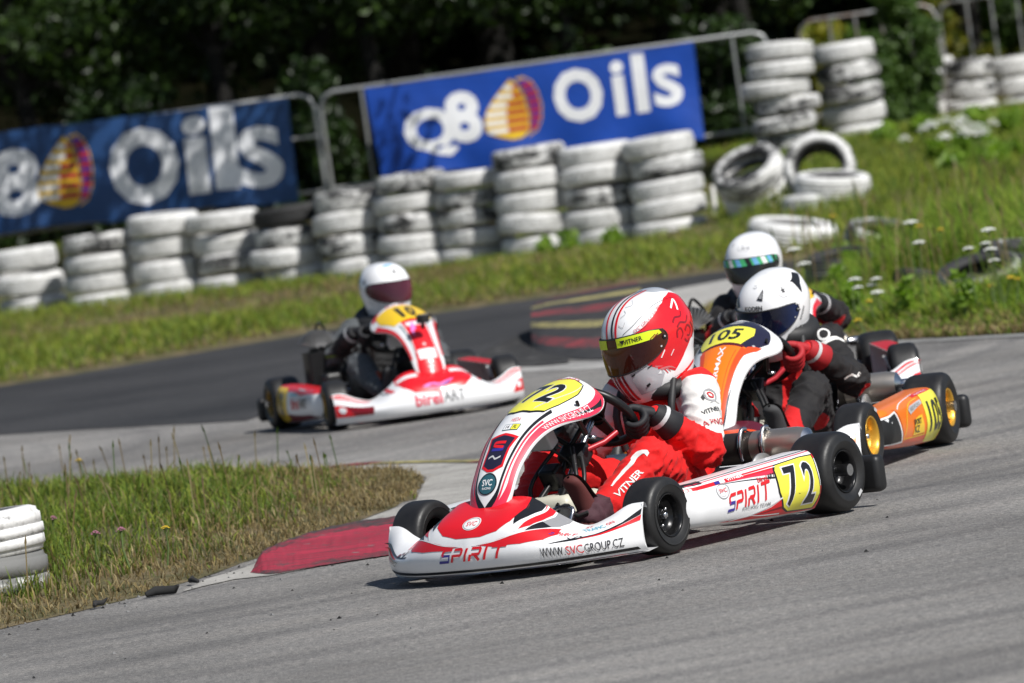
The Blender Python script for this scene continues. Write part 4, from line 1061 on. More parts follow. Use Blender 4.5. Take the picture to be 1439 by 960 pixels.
def make_kart(X, Y, th, label, S):
    root = empty('racing_kart', (X, Y, 0.004), th); tag(root, label, 'racing kart')
    st = S.get('steer', 0.)
    # --- wheels
    wheel(root, (.5, .455, .125), .125, .125, S['rim'], 1, st, S.get('inner'), S.get('fst')); wheel(root, (.5, -.455, .125), .125, .125, S['rim'], -1, st)
    wheel(root, (-.5, .485, .136), .136, .168, S['rim'], 1, 0, S.get('inner_r', S.get('inner')), S.get('rst')); wheel(root, (-.5, -.485, .136), .136, .168, S['rim'], -1)
    # --- chassis
    mb = MB(); r = .014
    for s in (1, -1):
        mb.tube(bez_path([(.70, .16 * s, .055), (.55, .20 * s, .055), (.38, .27 * s, .055), (0, .27 * s, .055), (-.3, .29 * s, .055), (-.6, .30 * s, .075)], 24), r, S['frame'], 8)
        mb.tube([(.5, .20 * s, .06), (.5, .33 * s, .10), (.5, .40 * s, .125)], .013, S['frame'], 8)
        mb.tube([(.15, .27 * s, .06), (.15, .46 * s, .075), (.15, .50 * s, .12)], .010, M_CHROME, 8)
        mb.tube([(-.22, .28 * s, .06), (-.22, .46 * s, .075), (-.22, .50 * s, .12)], .010, M_CHROME, 8)
    mb.tube([(.70, .16, .055), (.72, 0, .055), (.70, -.16, .055)], r, S['frame'], 8); mb.tube([(.2, .27, .055), (.2, -.27, .055)], r, S['frame'], 8); mb.tube([(-.3, .29, .055), (-.3, -.29, .055)], r, S['frame'], 8)
    mb.build('frame', root)
    mb = MB(); mb.box((.40, 0, .044), (.62, .46, .006), M_ALU, None, .002, 1); mb.build('floor_tray', root)
    if 'scale' in S: root.scale = (S['scale'],) * 3
    mb = MB(); mb.tube([(-.5, -.58, .139), (-.5, .58, .139)], .02, M_CHROME, 14); mb.tube([(-.5, -.42, .139), (-.5, -.28, .139)], .03, M_BLKM, 12)
    D = Matrix.Translation((-.5, .24, .139)) @ Matrix.Rotation(PI / 2, 4, 'X'); mb.lathe([(.03, -.004), (.085, -.004), (.085, .004), (.03, .004)], M_ALU, 32, D); mb.build('rear_axle', root)
    # steering
    W0 = Vector((.115, 0, .425)); col_dir = Vector((-.70, 0, .72)).normalized()
    mb = MB(); mb.tube([(.47, 0, .09), W0], .011, M_CHROME, 10); mb.tube([(.45, .02, .11), (.50, .36, .10)], .007, M_CHROME, 8); mb.tube([(.45, -.02, .11), (.50, -.36, .10)], .007, M_CHROME, 8)
    for s in (1, -1): mb.tube([(.60, .07 * s, .07), (.33, .03 * s, .27)], .010, M_BLKM, 8)
    mb.tube([(.33, .0, .28), (.26, 0, .36), (.30, .10, .44), (.28, .12, .47)], .009, M_BLKM, 8); mb.tube([(.26, 0, .36), (.30, -.10, .44)], .009, M_BLKM, 8)
    for q in range(3): mb.tube(bez_path([(.42 - .03 * q, .05 * (-1) ** q, .10 + .02 * q), (.36 + .02 * q, .10 * (-1) ** q, .24), (.27 + .02 * q, .04 * (-1) ** q, .36)], 10), .008, M_BLKP, 6)
    mb.box((.27, .02, .33), (.07, .10, .06), M_BLKP, Matrix.Rotation(.7, 4, 'Y'), .012, 2); mb.box((.34, -.03, .27), (.06, .07, .08), M_BLKM, Matrix.Rotation(.5, 4, 'Y'), .01, 2)
    for s in (1, -1): mb.tube([(.31, .10 * s, .40), (.40, .13 * s, .47)], .010, M_BLKM, 8); mb.lathe([(.013, 0), (.016, .008), (0, .012)], M_CHROME, 10, Matrix.Translation((.29, .11 * s, .38)))
    mb.tube([(.30, .03, .33), (.21, .10, .36), (.16, .12, .385)], .010, M_FRED, 8)
    mb.build('steering_column', root)
    sw = MB(); B = col_dir.to_track_quat('Z', 'Y').to_matrix().to_4x4(); B.translation = W0 + col_dir * .02
    turn = S.get('turn', 0.)
    up = (B.to_3x3().inverted() @ Vector((1, 0, 1))); a0 = math.atan2(up.y, up.x) + turn
    path = []
    for k in range(48):
        a = 2 * PI * k / 48; rr = .140
        if math.cos(a) > .80: rr = .140 * .80 / math.cos(a) * .5 + .07          # slightly flat top
        path.append(B @ Vector((rr * math.cos(a + a0), rr * math.sin(a + a0), 0)))
    sw.tube(path, .0155, M_BLKM if S.get('wheel_red') is None else S['wheel_red'], 12, closed=True)
    lf = B.to_3x3().inverted() @ Vector((0, 1, 0)); sg = 1 if math.sin(math.atan2(lf.y, lf.x) - a0) > 0 else -1
    sw.tube([B @ Vector((.136 * math.cos(a0 + sg * k), .136 * math.sin(a0 + sg * k), 0)) for k in (.42, .52)], .0175, S.get('mark', M_RED), 12)
    for k in (.0, 2.2, -2.2):
        d = Vector((math.cos(a0 + PI + k), math.sin(a0 + PI + k), 0)); n_ = Vector((-d.y, d.x, 0))
        pl = [d * .02 + n_ * .03, d * .13 + n_ * .014, d * .13 - n_ * .014, d * .02 - n_ * .03]
        sw.prism([(p.x, p.y) for p in pl], -.003, .003, M_BLKM, B)
        for q in (.055, .08, .105): sw.lathe([(.0065, .0035), (0, .0035)], M_LGR, 10, B @ Matrix.Translation(d * q))
    sw.lathe([(.035, -.01), (.035, .012), (.0, .014)], M_BLKM, 20, B); sw.build('steering_wheel', root)
    # pedals
    for s in (1, -1):
        mb = MB(); mb.tube(bez_path([(.56, .10 * s, .05), (.575, .10 * s, .13), (.55, .10 * s, .18), (.55, .17 * s, .18), (.575, .17 * s, .13), (.57, .17 * s, .06)], 20), .007, M_CHROME, 8); mb.build('pedal', root)
    # fuel tank
    mb = MB(); mb.box((.33, 0, .135), (.24, .17, .16), M_TANK, None, .03, 3, True); mb.lathe([(.03, 0), (.03, .02), (0, .022)], M_BLKP, 16, Matrix.Translation((.36, .03, .215))); mb.build('fuel_tank', root)
    mb = MB(); mb.box((.36, -.05, .405), (.05, .10, .075), M_LGR, Matrix.Rotation(.5, 4, 'Y'), .006, 2); mb.tube(bez_path([(.36, -.02, .37), (.30, .02, .30), (.33, .0, .22)], 10), .005, M_BLKP, 6); mb.build('fuel_filter', root)
    # seat
    mb = MB()
    def seat(u, v):
        a = lerp(-1, 1, u); P = [(.06, .10), (-.10, .055), (-.30, .055), (-.41, .12), (-.46, .22), (-.48, .30)]
        x, z = catmull(P, v); side = abs(a) ** 3
        return (x + .09 * side * (v ** 1.5), a * (.185 - .02 * v), z + side * (.13 if v < .6 else .13 - .05 * (v - .6) / .4))
    mb.grid(seat, 18, 16, M_BLKP); o = mb.build('seat', root)
    # engine: crankcase, finned barrel and head, carburettor and intake box
    EX, EY = -.22, -.33
    eng = MB(); eng.box((EX, EY, .14), (.19, .15, .13), M_ALU, None, .02, 2); eng.lathe([(.06, 0), (.06, .04), (.03, .05), (0, .05)], M_BLKM, 20, Matrix.Translation((EX, EY - .07, .14)) @ Matrix.Rotation(PI / 2, 4, 'X'))
    eo = eng.build('engine', root)
    fin = MB()
    for k in range(8): fin.box((EX, EY, .225 + k * .021), (.15, .15, .006), M_BLKM, None, .012, 2)
    fin.lathe([(.05, .2), (.05, .40)], M_BLKM, 20, Matrix.Translation((EX, EY, 0)))
    fin.build('cylinder', eo)
    hd = MB()
    for k in range(13):
        a = lerp(-1.15, 1.15, k / 12); d = Vector((0, math.sin(a), math.cos(a)))
        Q = Matrix.Translation(Vector((EX, EY, .40)) + d * .055) @ Matrix.Rotation(-a, 4, 'X')
        hd.box((0, 0, 0), (.13, .004, .085), S.get('fin', M_ALU), Q, .0, 1)
    hd.tube([(EX, EY, .42), (EX, EY, .50)], .008, M_BLKM, 8); hd.tube(bez_path([(EX, EY, .50), (EX + .02, EY + .02, .53), (EX - .06, EY + .08, .44), (EX - .05, EY + .1, .25)], 12), .007, M_BLKP, 6); hd.build('cylinder_head', eo)
    mb = MB(); mb.box((EX + .16, EY + .01, .23), (.11, .09, .08), M_BLKP, None, .018, 2); mb.tube([(EX + .06, EY, .20), (EX + .13, EY, .22)], .03, M_ALU, 12); mb.build('carburettor', root)
    # exhaust: header and silencer lying across the back
    ex = MB(); ex.tube(bez_path([(EX - .05, EY + .02, .24), (EX - .20, EY + .02, .25), (-.60, -.28, .235), (-.61, -.16, .235)], 16), .024, M_EXH2, 12)
    T = Matrix.Translation((-.61, -.20, .238)) @ Matrix.Rotation(-PI / 2, 4, 'X')
    L_ = S.get('muff', .58)
    ex.lathe([(.024, 0), (.050, .05), (.054, .08), (.054, L_ * .62)], M_EXH, 32, T)
    ex.lathe([(.0545, L_ * .62), (.055, L_ * .90), (.048, L_ * .97)], M_EXH2, 32, T); ex.lathe([(.048, L_ * .97), (.020, L_)], M_CHROME, 32, T); ex.lathe([(.020, L_ - .01), (.020, L_ + .06), (.015, L_ + .06), (.015, L_)], M_CHROME, 16, T)
    eo2 = ex.build('exhaust', root)
    for k in (.55, .70):
        mb = MB(); y0 = -.20 + L_ * k
        mb.lathe([(.057, -.006), (.060, 0), (.057, .006)], M_BLKM, 28, Matrix.Translation((-.61, y0, .238)) @ Matrix.Rotation(PI / 2, 4, 'X'))
        mb.tube(bez_path([(-.565, y0 + .008, .20), (-.552, y0 + .008, .25), (-.575, y0 + .008, .30), (-.60, y0 + .01, .302)], 10), .0075, M_CHROME, 7); mb.build('spring_clamp', eo2)
    # rear bumper
    mb = MB(); mb.tube([(-.66, -.36, .075), (-.70, -.30, .075), (-.70, .30, .075), (-.66, .36, .075)], .014, M_BLKM, 8)
    for s in (1, -1):
        mb.box((-.695, .50 * s, .105), (.06, .17, .125), M_BLKP, None, .022, 3, True); mb.tube([(-.69, .30 * s, .09), (-.69, .45 * s, .10)], .014, M_BLKM, 8)
    mb.box((-.70, 0, .12), (.05, .56, .11), M_BLKP, None, .02, 3, True); mb.build('rear_bumper', root)
    # --- bodywork
    mb = MB(); mb.grid(lambda u, v: bumper_pt(lerp(-.525, .525, u), v), 72, 22, S['bump_base'])
    mb.grid(lambda u, v: bumper_pt(lerp(-.525, .525, u), 1) + Vector((-.016 * v - .004 * math.sin(v * PI), 0, -.03 * v * v)), 72, 3, S['bump_base'])       # rolled back lip
    mb.grid(lambda u, v: bumper_pt(lerp(-.525, .525, u), 0) + Vector((-.10 * v, 0, -.004 + .012 * v)), 72, 2, S.get('under', M_LGR))
    for s in (1, -1):
        cp = bumper_pt(.525 * s, .5) + Vector((-.035, 0, 0))
        mb.grid(lambda u, v: bumper_pt(.525 * s, u).lerp(bumper_pt(.525 * s, u) * .0 + Vector((.640, .495 * s, lerp(.032, .18, u))), v * .6), 14, 3, S['bump_base'])
    BF = lambda a, b: bumper_pt(a, interp(b, [0, .25, .6, 1.], [0, .46, .75, 1.]))
    for sh, m, off in S['bump'](): mb.decal(cut(sh, (.02, .06)), BF, m, off)
    mb.build('front_bumper', root)
    # nose hood between bumper and panel (top of the front fairing)
    mb = MB()
    mb.grid(lambda u, v: nassau_pt(lerp(-1, 1, u), v), 28, 60, S['nas_base'])
    mb.grid(lambda u, v: nassau_pt(lerp(-1, 1, u), v) - Vector((.008, 0, .006)), 28, 60, M_BLKP)
    for s in (-1, 1): mb.grid(lambda u, v: nassau_pt(s, v) - Vector((.008, 0, .006)) * u, 1, 60, S['nas_base'])
    for sh, m, off in S['nas'](): mb.decal(cut(sh, (.12, .02)), lambda a, b: nassau_pt(a, b), m, off)
    mb.tube([nassau_pt(.80, .80), nassau_pt(.80, .80) + Vector((.012, .004, .014))], .006, M_BLKM, 8)
    mb.build('front_panel', root)
    for s in (1, -1):
        mb = MB(); mb.grid(lambda u, v: pod_pt(u, v, s), 40, 20, S['pod_base'])
        for e_ in (0, 1):
            ring_ = [pod_pt(e_, j / 20, s) for j in range(21)]; cxy = Vector((ring_[0].x, .46 * s, .12))
            mb.add(ring_ + [Vector((ring_[0].x, .43 * s, ring_[0].z))], [tuple(range(22))], S.get('pod_end', S['pod_base']), False)
        mb.grid(lambda u, v: pod_pt(u, 0, s).lerp(pod_pt(u, 0, s) + Vector((0, -.09 * s, .006)), v), 20, 1, S.get('pod_under', M_LGR))
        key = 'pod' if s == 1 or 'podr' not in S else 'podr'
        for sh, m, off in S[key](): mb.decal(cut(sh, (.04, .05)), lambda a, b: pod_pt(a, b, s), m, -off * s)
        mb.build('side_pod', root)
    return root

# ---- graphics. bumper: (y metres, v 0..1); panel: (u -1..1, v 0..1); pod: (u 0 rear .. 1 front, v 0..1)
def bw(txt, hv, y, v, m, rot=0, shear=.0, bold=.01, wy=None, off=.0022):
    """lettering on the bumper: seen from the front the driver's left is on the right, so +y runs right"""
    sh = text_shape(txt, bold); wy = wy or hv * sh[2] * .30
    sh2 = place(sh, 1, 1, 0, 0)
    return (place((  [(x * wy, yy * hv) for x, yy in sh[0]], sh[1]), 1, 1, y, v, rot, shear), m, off)
def line_spirit(y, v, wy, hv, m1=None, m2=None, sh=.0, plane='b'):
    """wordmark in thin squared strokes, first letter two-tone"""
    m1 = m1 or M_RED; m2 = m2 or M_BLU; out = []; lw = wy / 6.0; t = .20
    def st(P, m): 
        Q = [(y - wy / 2 + p[0] * lw + sh * p[1] * lw, v + (p[1] - .5) * hv) for p in P]
        a = []; n = len(Q)
        # constant stroke width in physical terms: hv maps to height, lw to width
        vs = []; fs = []
        kx, ky = lw, hv
        for i in range(n):
            p = P[i]; q0 = P[max(i - 1, 0)]; q1 = P[min(i + 1, n - 1)]
            dx, dy = (q1[0] - q0[0]) , (q1[1] - q0[1]); L = math.hypot(dx, dy) or 1; nx, ny = -dy / L * t / 2, dx / L * t / 2
            for sg in (1, -1):
                a_, b_ = p[0] + nx * sg, p[1] + ny * sg
                vs.append((y - wy / 2 + (a_ + sh * b_) * kx, v + (b_ - .5) * ky))
            if i: fs.append((2 * i - 2, 2 * i - 1, 2 * i + 1, 2 * i))
        out.append(((vs, fs), m, .0024))
    st([(.95, .95), (.30, .95), (.12, .80), (.12, .62), (.24, .50)], m1); st([(.12, .50), (.80, .50), (.80, .05), (-.05, .05)], m2)
    st([(1.12, 0), (1.12, .55)], m1); st([(1.15, .95), (1.80, .95), (1.86, .85), (1.86, .55), (1.80, .47), (1.15, .47)], m1)
    st([(2.28, 0), (2.28, 1)], m1)
    st([(2.70, .95), (3.42, .95), (3.48, .85), (3.48, .58), (3.40, .47), (2.80, .47)], m1); st([(3.05, .47), (3.52, .0)], m1); st([(2.70, 0), (2.70, .47)], m1)
    st([(3.95, 0), (3.95, 1)], m1)
    st([(4.40, .95), (5.55, .95)], m1); st([(4.97, .95), (4.97, 0)], m1)
    return out
def bump72():
    o = []; A = o.append
    # central red hood with a white pointed lower field
    A((poly([(-.15, 1.0), (-.17, .80), (-.15, .60), (-.11, .47), (-.05, .42), (.05, .42), (.11, .47), (.15, .60), (.17, .80), (.15, 1.0)]), M_RED, .001))
    for s in (1, -1):
        A((poly([(s * .15, 1.0), (s * .165, .80), (s * .155, .66), (s * .165, .56), (s * .19, .70), (s * .205, .86), (s * .20, 1.0)]), M_BLK, .0012))
        A((poly([(s * .20, 1.0), (s * .212, .84), (s * .20, .66), (s * .185, .50), (s * .215, .58), (s * .232, .72), (s * .236, .88), (s * .23, 1.0)]), M_RED, .0012))
        A((stripe([(s * .207, 1.), (s * .212, .84), (s * .196, .64), (s * .175, .46)], .006, .003), M_WHT, .0016))
        A((poly([(s * .236, 1.0), (s * .245, .86), (s * .236, .68), (s * .205, .48), (s * .25, .57), (s * .285, .70), (s * .29, .86), (s * .285, 1.)]), M_GRY, .0011))
        A((poly([(s * .236, .70), (s * .205, .48), (s * .25, .57), (s * .27, .64)]), M_BLK, .0014))
        A((poly([(s * .035, .335), (s * .10, .355), (s * .17, .42), (s * .235, .53), (s * .295, .66), (s * .30, .50), (s * .27, .37), (s * .2, .315), (s * .10, .30)]), M_RED, .0012))
        A((stripe([(s * .02, .33), (s * .10, .352), (s * .17, .42), (s * .235, .53), (s * .30, .67)], .007, .007), M_WHT, .0016))
    A((disc(.0, .60, .036, .085), M_WHT, .0016)); A((ring(0, .60, .030, .033, 32, 2.35), M_GRY, .0020)); A(bw('SVC', .06, 0, .60, M_RED, wy=.040))
    o.extend(line_spirit(.02, .245, .28, .13, sh=.35))
    A((stripe([(-.51, .075), (-.3, .062), (0, .06), (.3, .062), (.51, .075)], .042, .042), M_BLK, .0012))
    # left wing
    A((poly([(.285, .30), (.36, .36), (.44, .48), (.52, .66), (.522, .80), (.47, .60), (.40, .47), (.34, .40)]), M_BLK, .0012))
    A((poly([(.36, .37), (.42, .40), (.52, .52), (.522, .65), (.47, .53), (.42, .45)]), M_RED, .0014))
    for k, (tx, m, y, wy) in enumerate([('WWW.', M_BLK, .300, .070), ('SVC', M_RED, .362, .045), ('GROUP.CZ', M_BLK, .435, .092)]): A(bw(tx, .115, y, .185, m, rot=0, wy=wy, bold=-.002))
    A(bw('TRAFIC', .10, .385, .665, M_CYAN, rot=.2, wy=.062, bold=.01)); A(bw('ON', .075, .43, .69, M_RED, rot=.2, wy=.022, bold=.01))
    o.extend(line_spirit(.315, .52, .075, .075, sh=.3)); A(bw('RT', .06, .36, .78, M_RED, wy=.02))
    A((stripe([(.33, .44), (.345, .40), (.36, .47), (.375, .42), (.39, .45)], .004), M_BLK, .0018))
    # right wing, scuffed
    A((stripe([(-.52, .55), (-.46, .42), (-.38, .33), (-.30, .30)], .05, .02), M_BLK, .0012)); A((stripe([(-.52, .44), (-.46, .34), (-.40, .28)], .05, .02), M_RED, .0014))
    A(bw('SVCGROUP.CZ', .07, -.44, .225, M_BLK, rot=-.5, wy=.13, bold=-.004)); A((poly([(-.34, .9), (-.33, .6), (-.355, .55), (-.37, .9)]), M_CRIM, .0014))
    for k in range(7): A((stripe([(-.30 - .012 * k, .42 + .05 * math.sin(k * 2.1)), (-.315 - .012 * k, .36 + .06 * math.cos(k * 1.7))], .02, .006), M_BLK if k % 3 else M_DRED, .0018))
    return o
def nas72():
    o = []; A = o.append; uw = lambda u, v: u
    for s in (1, -1):
        A((stripe([(s * .93, .99), (s * .93, .80), (s * .90, .60), (s * .90, .40), (s * .86, .20), (s * .55, .06), (s * .1, .015)], .17, .16), M_CRIM, .001))
        A((stripe([(s * .76, .64), (s * .74, .45), (s * .70, .30), (s * .55, .16), (s * .12, .05)], .06, .05), M_CRIM, .0012))
        A((stripe([(s * .66, .70), (s * .62, .45), (s * .57, .30), (s * .45, .18), (s * .0, .075)], .085, .07), M_BLK, .0014))
    A((poly([(-1, .03), (-.3, .0), (.3, .0), (1, .03), (.8, .08), (.35, .05), (0, .035), (-.35, .05), (-.8, .08)]), M_RED, .0009))
    A((stripe([(-.98, .94), (-.95, .88), (-.93, .80)], .05, .03), M_BLK, .0016)); A((stripe([(.98, .90), (.95, .86), (.92, .76)], .06, .03), M_BLK, .0016))
    ys_ = .80
    yel = [(-.76, .93), (-.40, .955), (0, .96), (.40, .955), (.70, .93), (.76, .86), (.74, .76), (.66, .70), (.30, .685), (0, .69), (-.30, .685), (-.66, .70), (-.76, .78)]
    yel = [(x * ys_ + .02, y - .012) for x, y in yel]
    A((poly([(x * 1.03, .82 + (y - .82) * 1.07) for x, y in yel]), M_BLK, .0014)); A((poly(yel), M_YEL, .0018)); A((stripe([(.28, .69), (.42, .75), (.55, .85), (.58, .93)], .014), M_LGR, .0022))
    nm = lambda t, h, u, v, m, wu, rot=0, off=.0024, b=.02: A((word(t, h, u, v, rot, 0, b, wu), m, off))
    nm('7', .155, -.15, .81, M_WHT, .38, 0, .0022, .06); nm('2', .155, .24, .81, M_WHT, .38, 0, .0022, .06); nm('7', .15, -.15, .81, M_BLK, .34, 0, .0028, .03); nm('2', .15, .24, .81, M_BLK, .34, 0, .0028, .03)
    nm('RACING', .030, .05, .955, M_RED, .85, 0, .002, -.005)
    # URL runs up the edge stripe
    sh = text_shape('WWW.SVCGROUP.CZ', .0); A((([(.915 - yy * .11, .72 + x * .22) for x, yy in sh[0]], sh[1]), M_WHT, .0022))
    nm('HEDA', .020, .05, .625, M_RED, .30, 0, .002, -.01); A((poly([(-.22, .565), (.34, .565), (.34, .60), (-.22, .60)]), M_TEAL, .0016)); A((poly([(-.20, .568), (.06, .568), (.06, .597), (-.20, .597)]), M_WHT, .002)); A((poly([(.08, .568), (.32, .568), (.32, .597), (.08, .597)]), M_YEL, .002))
    nm('FL', .018, .2, .583, M_BLK, .12); nm('14', .018, -.07, .583, M_BLK, .12)
    badge = [(x * 1.18, y) for x, y in [(-.38, .52), (0, .535), (.38, .52), (.32, .46), (.34, .37), (.10, .345), (-.10, .345), (-.34, .37), (-.32, .46)]]
    A((poly([(x * 1.2, .44 + (y - .44) * 1.14) for x, y in badge]), M_RED, .0016)); A((poly(badge), M_NVY, .002))
    A((stripe([(.22, .492), (-.18, .492), (-.2, .475), (.2, .465)], .016, .016), M_RED, .0026)); A((stripe([(-.25, .452), (.2, .452), (.22, .468)], .016, .016), M_BLU, .0026)); A((stripe([(-.26, .405), (-.1, .415), (.05, .40), (.25, .412)], .010), M_LGR, .0026))
    A((disc(0, .262, .42, .064), M_TEAL, .0018)); A((ring(0, .262, .38, .425, 32, .152), M_BLK, .0022)); nm('SVC', .038, 0, .272, M_WHT, .46, 0, .0026, .02); nm('RACING', .014, 0, .238, M_WHT, .40, 0, .0026)
    return o
def pod72():
    o = []; A = o.append; F = lambda t, h, u, v, m, wu, off=.0024, b=.01, sh=0.: A((([(u - x * wu - sh * yy * h * .1, v + yy * h) for x, yy in text_shape(t, b)[0]], text_shape(t, b)[1]), m, off))
    A((poly([(0, .66), (.30, .66), (.60, .665), (.99, .67), (.99, .60), (.7, .60), (.45, .60), (.3, .60), (0, .60)]), M_RED, .001)); A((poly([(.26, .60), (.26, .53), (.5, .575), (.72, .60)]), M_CRIM, .001)); A((stripe([(.27, .49), (.5, .545), (.75, .595)], .018, .006), M_BLK, .0012))
    A((stripe([(.26, .63), (.45, .63), (.6, .632)], .014, .004), M_WHT, .0014)); A((stripe([(0, .80), (.3, .80), (.6, .80), (.98, .80)], .02), M_BLK, .0012)); A((stripe([(0, .74), (.3, .74), (.6, .74), (.98, .74)], .02), M_CRIM, .0012)); A((poly([(.86, .83), (.98, .83), (.98, .72), (.86, .70)]), M_BLK, .0014))
    A((poly([(0, .13), (.25, .13), (.55, .14), (.78, .155), (.55, .19), (.38, .26), (.30, .32), (.24, .36), (0, .36)]), M_RED, .001)); A((stripe([(.30, .17), (.45, .185), (.55, .21)], .02, .004), M_WHT, .0014)); A((stripe([(.24, .25), (.36, .23), (.5, .20)], .03, .004), M_DRED, .0013)); A((stripe([(.3, .33), (.45, .25), (.7, .165)], .012), M_WHT, .0014))
    npl = [(.015, .64), (.10, .66), (.25, .64), (.265, .58), (.262, .38), (.235, .24), (.20, .19), (.03, .17), (.012, .30), (.02, .48)]
    npl = [(x * 1.2 + .0, y) for x, y in npl]
    A((poly([(.162 + (x - .162) * 1.07, .42 + (y - .42) * 1.08) for x, y in npl]), M_BLK, .0014)); A((poly(npl), M_YEL, .0018))
    for t, u in (('7', .228), ('2', .105)): F(t, .38, u, .415, M_WHT, .100, .0022, .06); F(t, .35, u, .415, M_BLK, .082, .0028, .03)
    spr = line_spirit(0, 0, 1, 1, sh=.3)
    for sh, m, off in spr: A((([(.545 - x * .36, .395 + y * .15 + x * .05) for x, y in sh[0]], sh[1]), m, off))
    F('RACING TEAM', .03, .50, .30, M_GRY, .22); F('birel', .06, .425, .525, M_RED, .075); F('ART', .06, .355, .53, M_BLK, .055)
    A((ring(.74, .51, .046, .050, 32, 1.75), M_GRY, .002)); F('SVC', .05, .74, .51, M_RED, .055); A((ring(.74, .51, .034, .036, 32, 1.75), M_LGR, .002))
    A((poly([(.78, .66), (.74, .66), (.74, .605), (.78, .605)]), M_BLU, .002)); A((poly([(.74, .66), (.70, .66), (.70, .605), (.74, .605)]), M_WHT, .002)); F('VITNER', .045, .62, .635, M_WHT, .13, .0026, .03)
    return o
S72 = dict(rim=M_BRIM, inner=None, inner_r=M_RED, frame=M_FRED, bump_base=M_WHT, nas_base=M_WHT, pod_base=M_WHT, bump=bump72, nas=nas72, pod=pod72, steer=-.02, turn=-.15, rst=-2.2, fst=None)

def bump10():
    o = []; A = o.append
    A((poly([(-.20, 1.0), (-.21, .80), (-.19, .60), (-.14, .42), (0, .37), (.14, .42), (.19, .60), (.21, .80), (.20, 1.0)]), M_RED, .001))
    for s in (1, -1):
        A((poly([(s * .09, .86), (s * .20, .88), (s * .20, .79), (s * .09, .77)]), M_WHT, .0016))
        A((stripe([(s * .25, .95), (s * .25, .80), (s * .24, .62)], .02), M_RED, .0014)); A((stripe([(s * .28, .9), (s * .275, .78), (s * .26, .64)], .008), M_BLK, .0014))
        A((stripe([(s * .34, .80), (s * .42, .83), (s * .52, .90)], .05, .07), M_RED, .0014)); A((stripe([(s * .36, .68), (s * .44, .72), (s * .52, .80)], .03, .04), M_RED, .0014))
        A((poly([(s * .44, .16), (s * .523, .16), (s * .523, .50), (s * .49, .50)]), M_RED, .0014))
        A((disc(s * .492, .33, .016, .10), M_WHT, .0018))
    A((poly([(-.44, .16), (-.36, .16), (-.35, .40), (-.49, .50)]), M_DRED, .0015))
    A((stripe([(-.08, .50), (-.04, .56), (0, .52), (.04, .56), (.08, .60)], .035, .02), M_PINK, .0018)); A((stripe([(-.06, .46), (0, .47), (.06, .55)], .02), M_BLU, .002))
    A(bw('birel', .19, -.075, .275, M_CRIM, wy=.145, bold=.02)); A(bw('ART', .18, .065, .285, M_BLK, wy=.12, bold=.0))
    return o
def nas10(num=True):
    o = []; A = o.append; nm = lambda t, h, u, v, m, wu, off=.0024, b=.02: A((word(t, h, u, v, 0, 0, b, wu), m, off))
    A((poly([(-.95, .0), (-.6, .0), (.6, .0), (.95, .0), (.80, .20), (.60, .40), (.50, .60), (.45, .70), (-.45, .70), (-.50, .60), (-.60, .40), (-.80, .20)]), M_RED, .001))
    for s in (1, -1):
        A((stripe([(s * .95, .80), (s * .95, .55), (s * .97, .30)], .12, .10), M_RED, .0012)); A((stripe([(s * .60, .64), (s * .64, .48), (s * .72, .30)], .06, .02), M_TEAL, .0016))
        A((poly([(s * .93, .88), (s * .93, .96), (s * .6, .985), (s * .80, .86)]), M_RED, .0012))
    A((poly([(-.55, .27), (.55, .27), (.55, .36), (-.55, .36)]), M_WHT, .0016)); nm('T', .08, 0, .15, M_WHT, .34); A((disc(0, .13, .12, .02), M_WHT, .0022))
    A((poly([(-.78, .89), (0, .91), (.78, .89), (.84, .78), (.74, .66), (0, .675), (-.74, .66), (-.84, .78)]), M_YEL3, .0018))
    if num: nm('1', .16, -.19, .78, M_BLK, .15, .0026, .05); nm('0', .16, .17, .78, M_BLK, .30, .0026, .05)
    nm('birel ART', .03, 0, .935, M_CRIM, .9)
    A((poly([(-.35, .60), (.35, .60), (.40, .64), (-.4, .64)]), M_WHT, .0016)); A((stripe([(-.34, .52), (-.20, .58), (-.05, .60)], .07), M_PINK, .0018)); A((disc(0, .40, .09, .014), M_LGR, .002))
    return o
def pod10(num=True):
    o = []; A = o.append
    def F(t, h, u, v, m, wu, off=.0024, b=.01): A((([(u + x * wu, v + yy * h) for x, yy in text_shape(t, b)[0]], text_shape(t, b)[1]), m, off))
    A((poly([(0, .99), (.99, .99), (.99, .66), (.8, .62), (.6, .56), (.4, .62), (0, .66)]), M_RED, .001)); A((poly([(0, .14), (.98, .14), (.8, .24), (.5, .26), (.2, .30), (0, .3)]), M_DRED, .001)); A((stripe([(.5, .74), (.62, .72), (.7, .72)], .05), M_LGR, .002))
    A((poly([(.005, .72), (.24, .72), (.27, .60), (.24, .20), (.02, .16), (.005, .35)]), M_YEL3, .0018))
    if num: F('1', .36, .09, .43, M_BLK, .035, .0026, .05); F('0', .36, .165, .43, M_BLK, .07, .0026, .05)
    F('birel', .15, .45, .43, M_CRIM, .20, .0026, .02); F('ART', .15, .68, .44, M_BLK, .20); A((stripe([(.32, .56), (.5, .58)], .04), M_CYAN, .002))
    return o
S10 = dict(scale=.95, rim=M_DGLD, frame=M_FRED, bump_base=M_WHT, nas_base=M_WHT, pod_base=M_WHT, bump=bump10, nas=nas10, pod=pod10, steer=-.10, turn=.2, wheel_red=None, mark=M_RED)

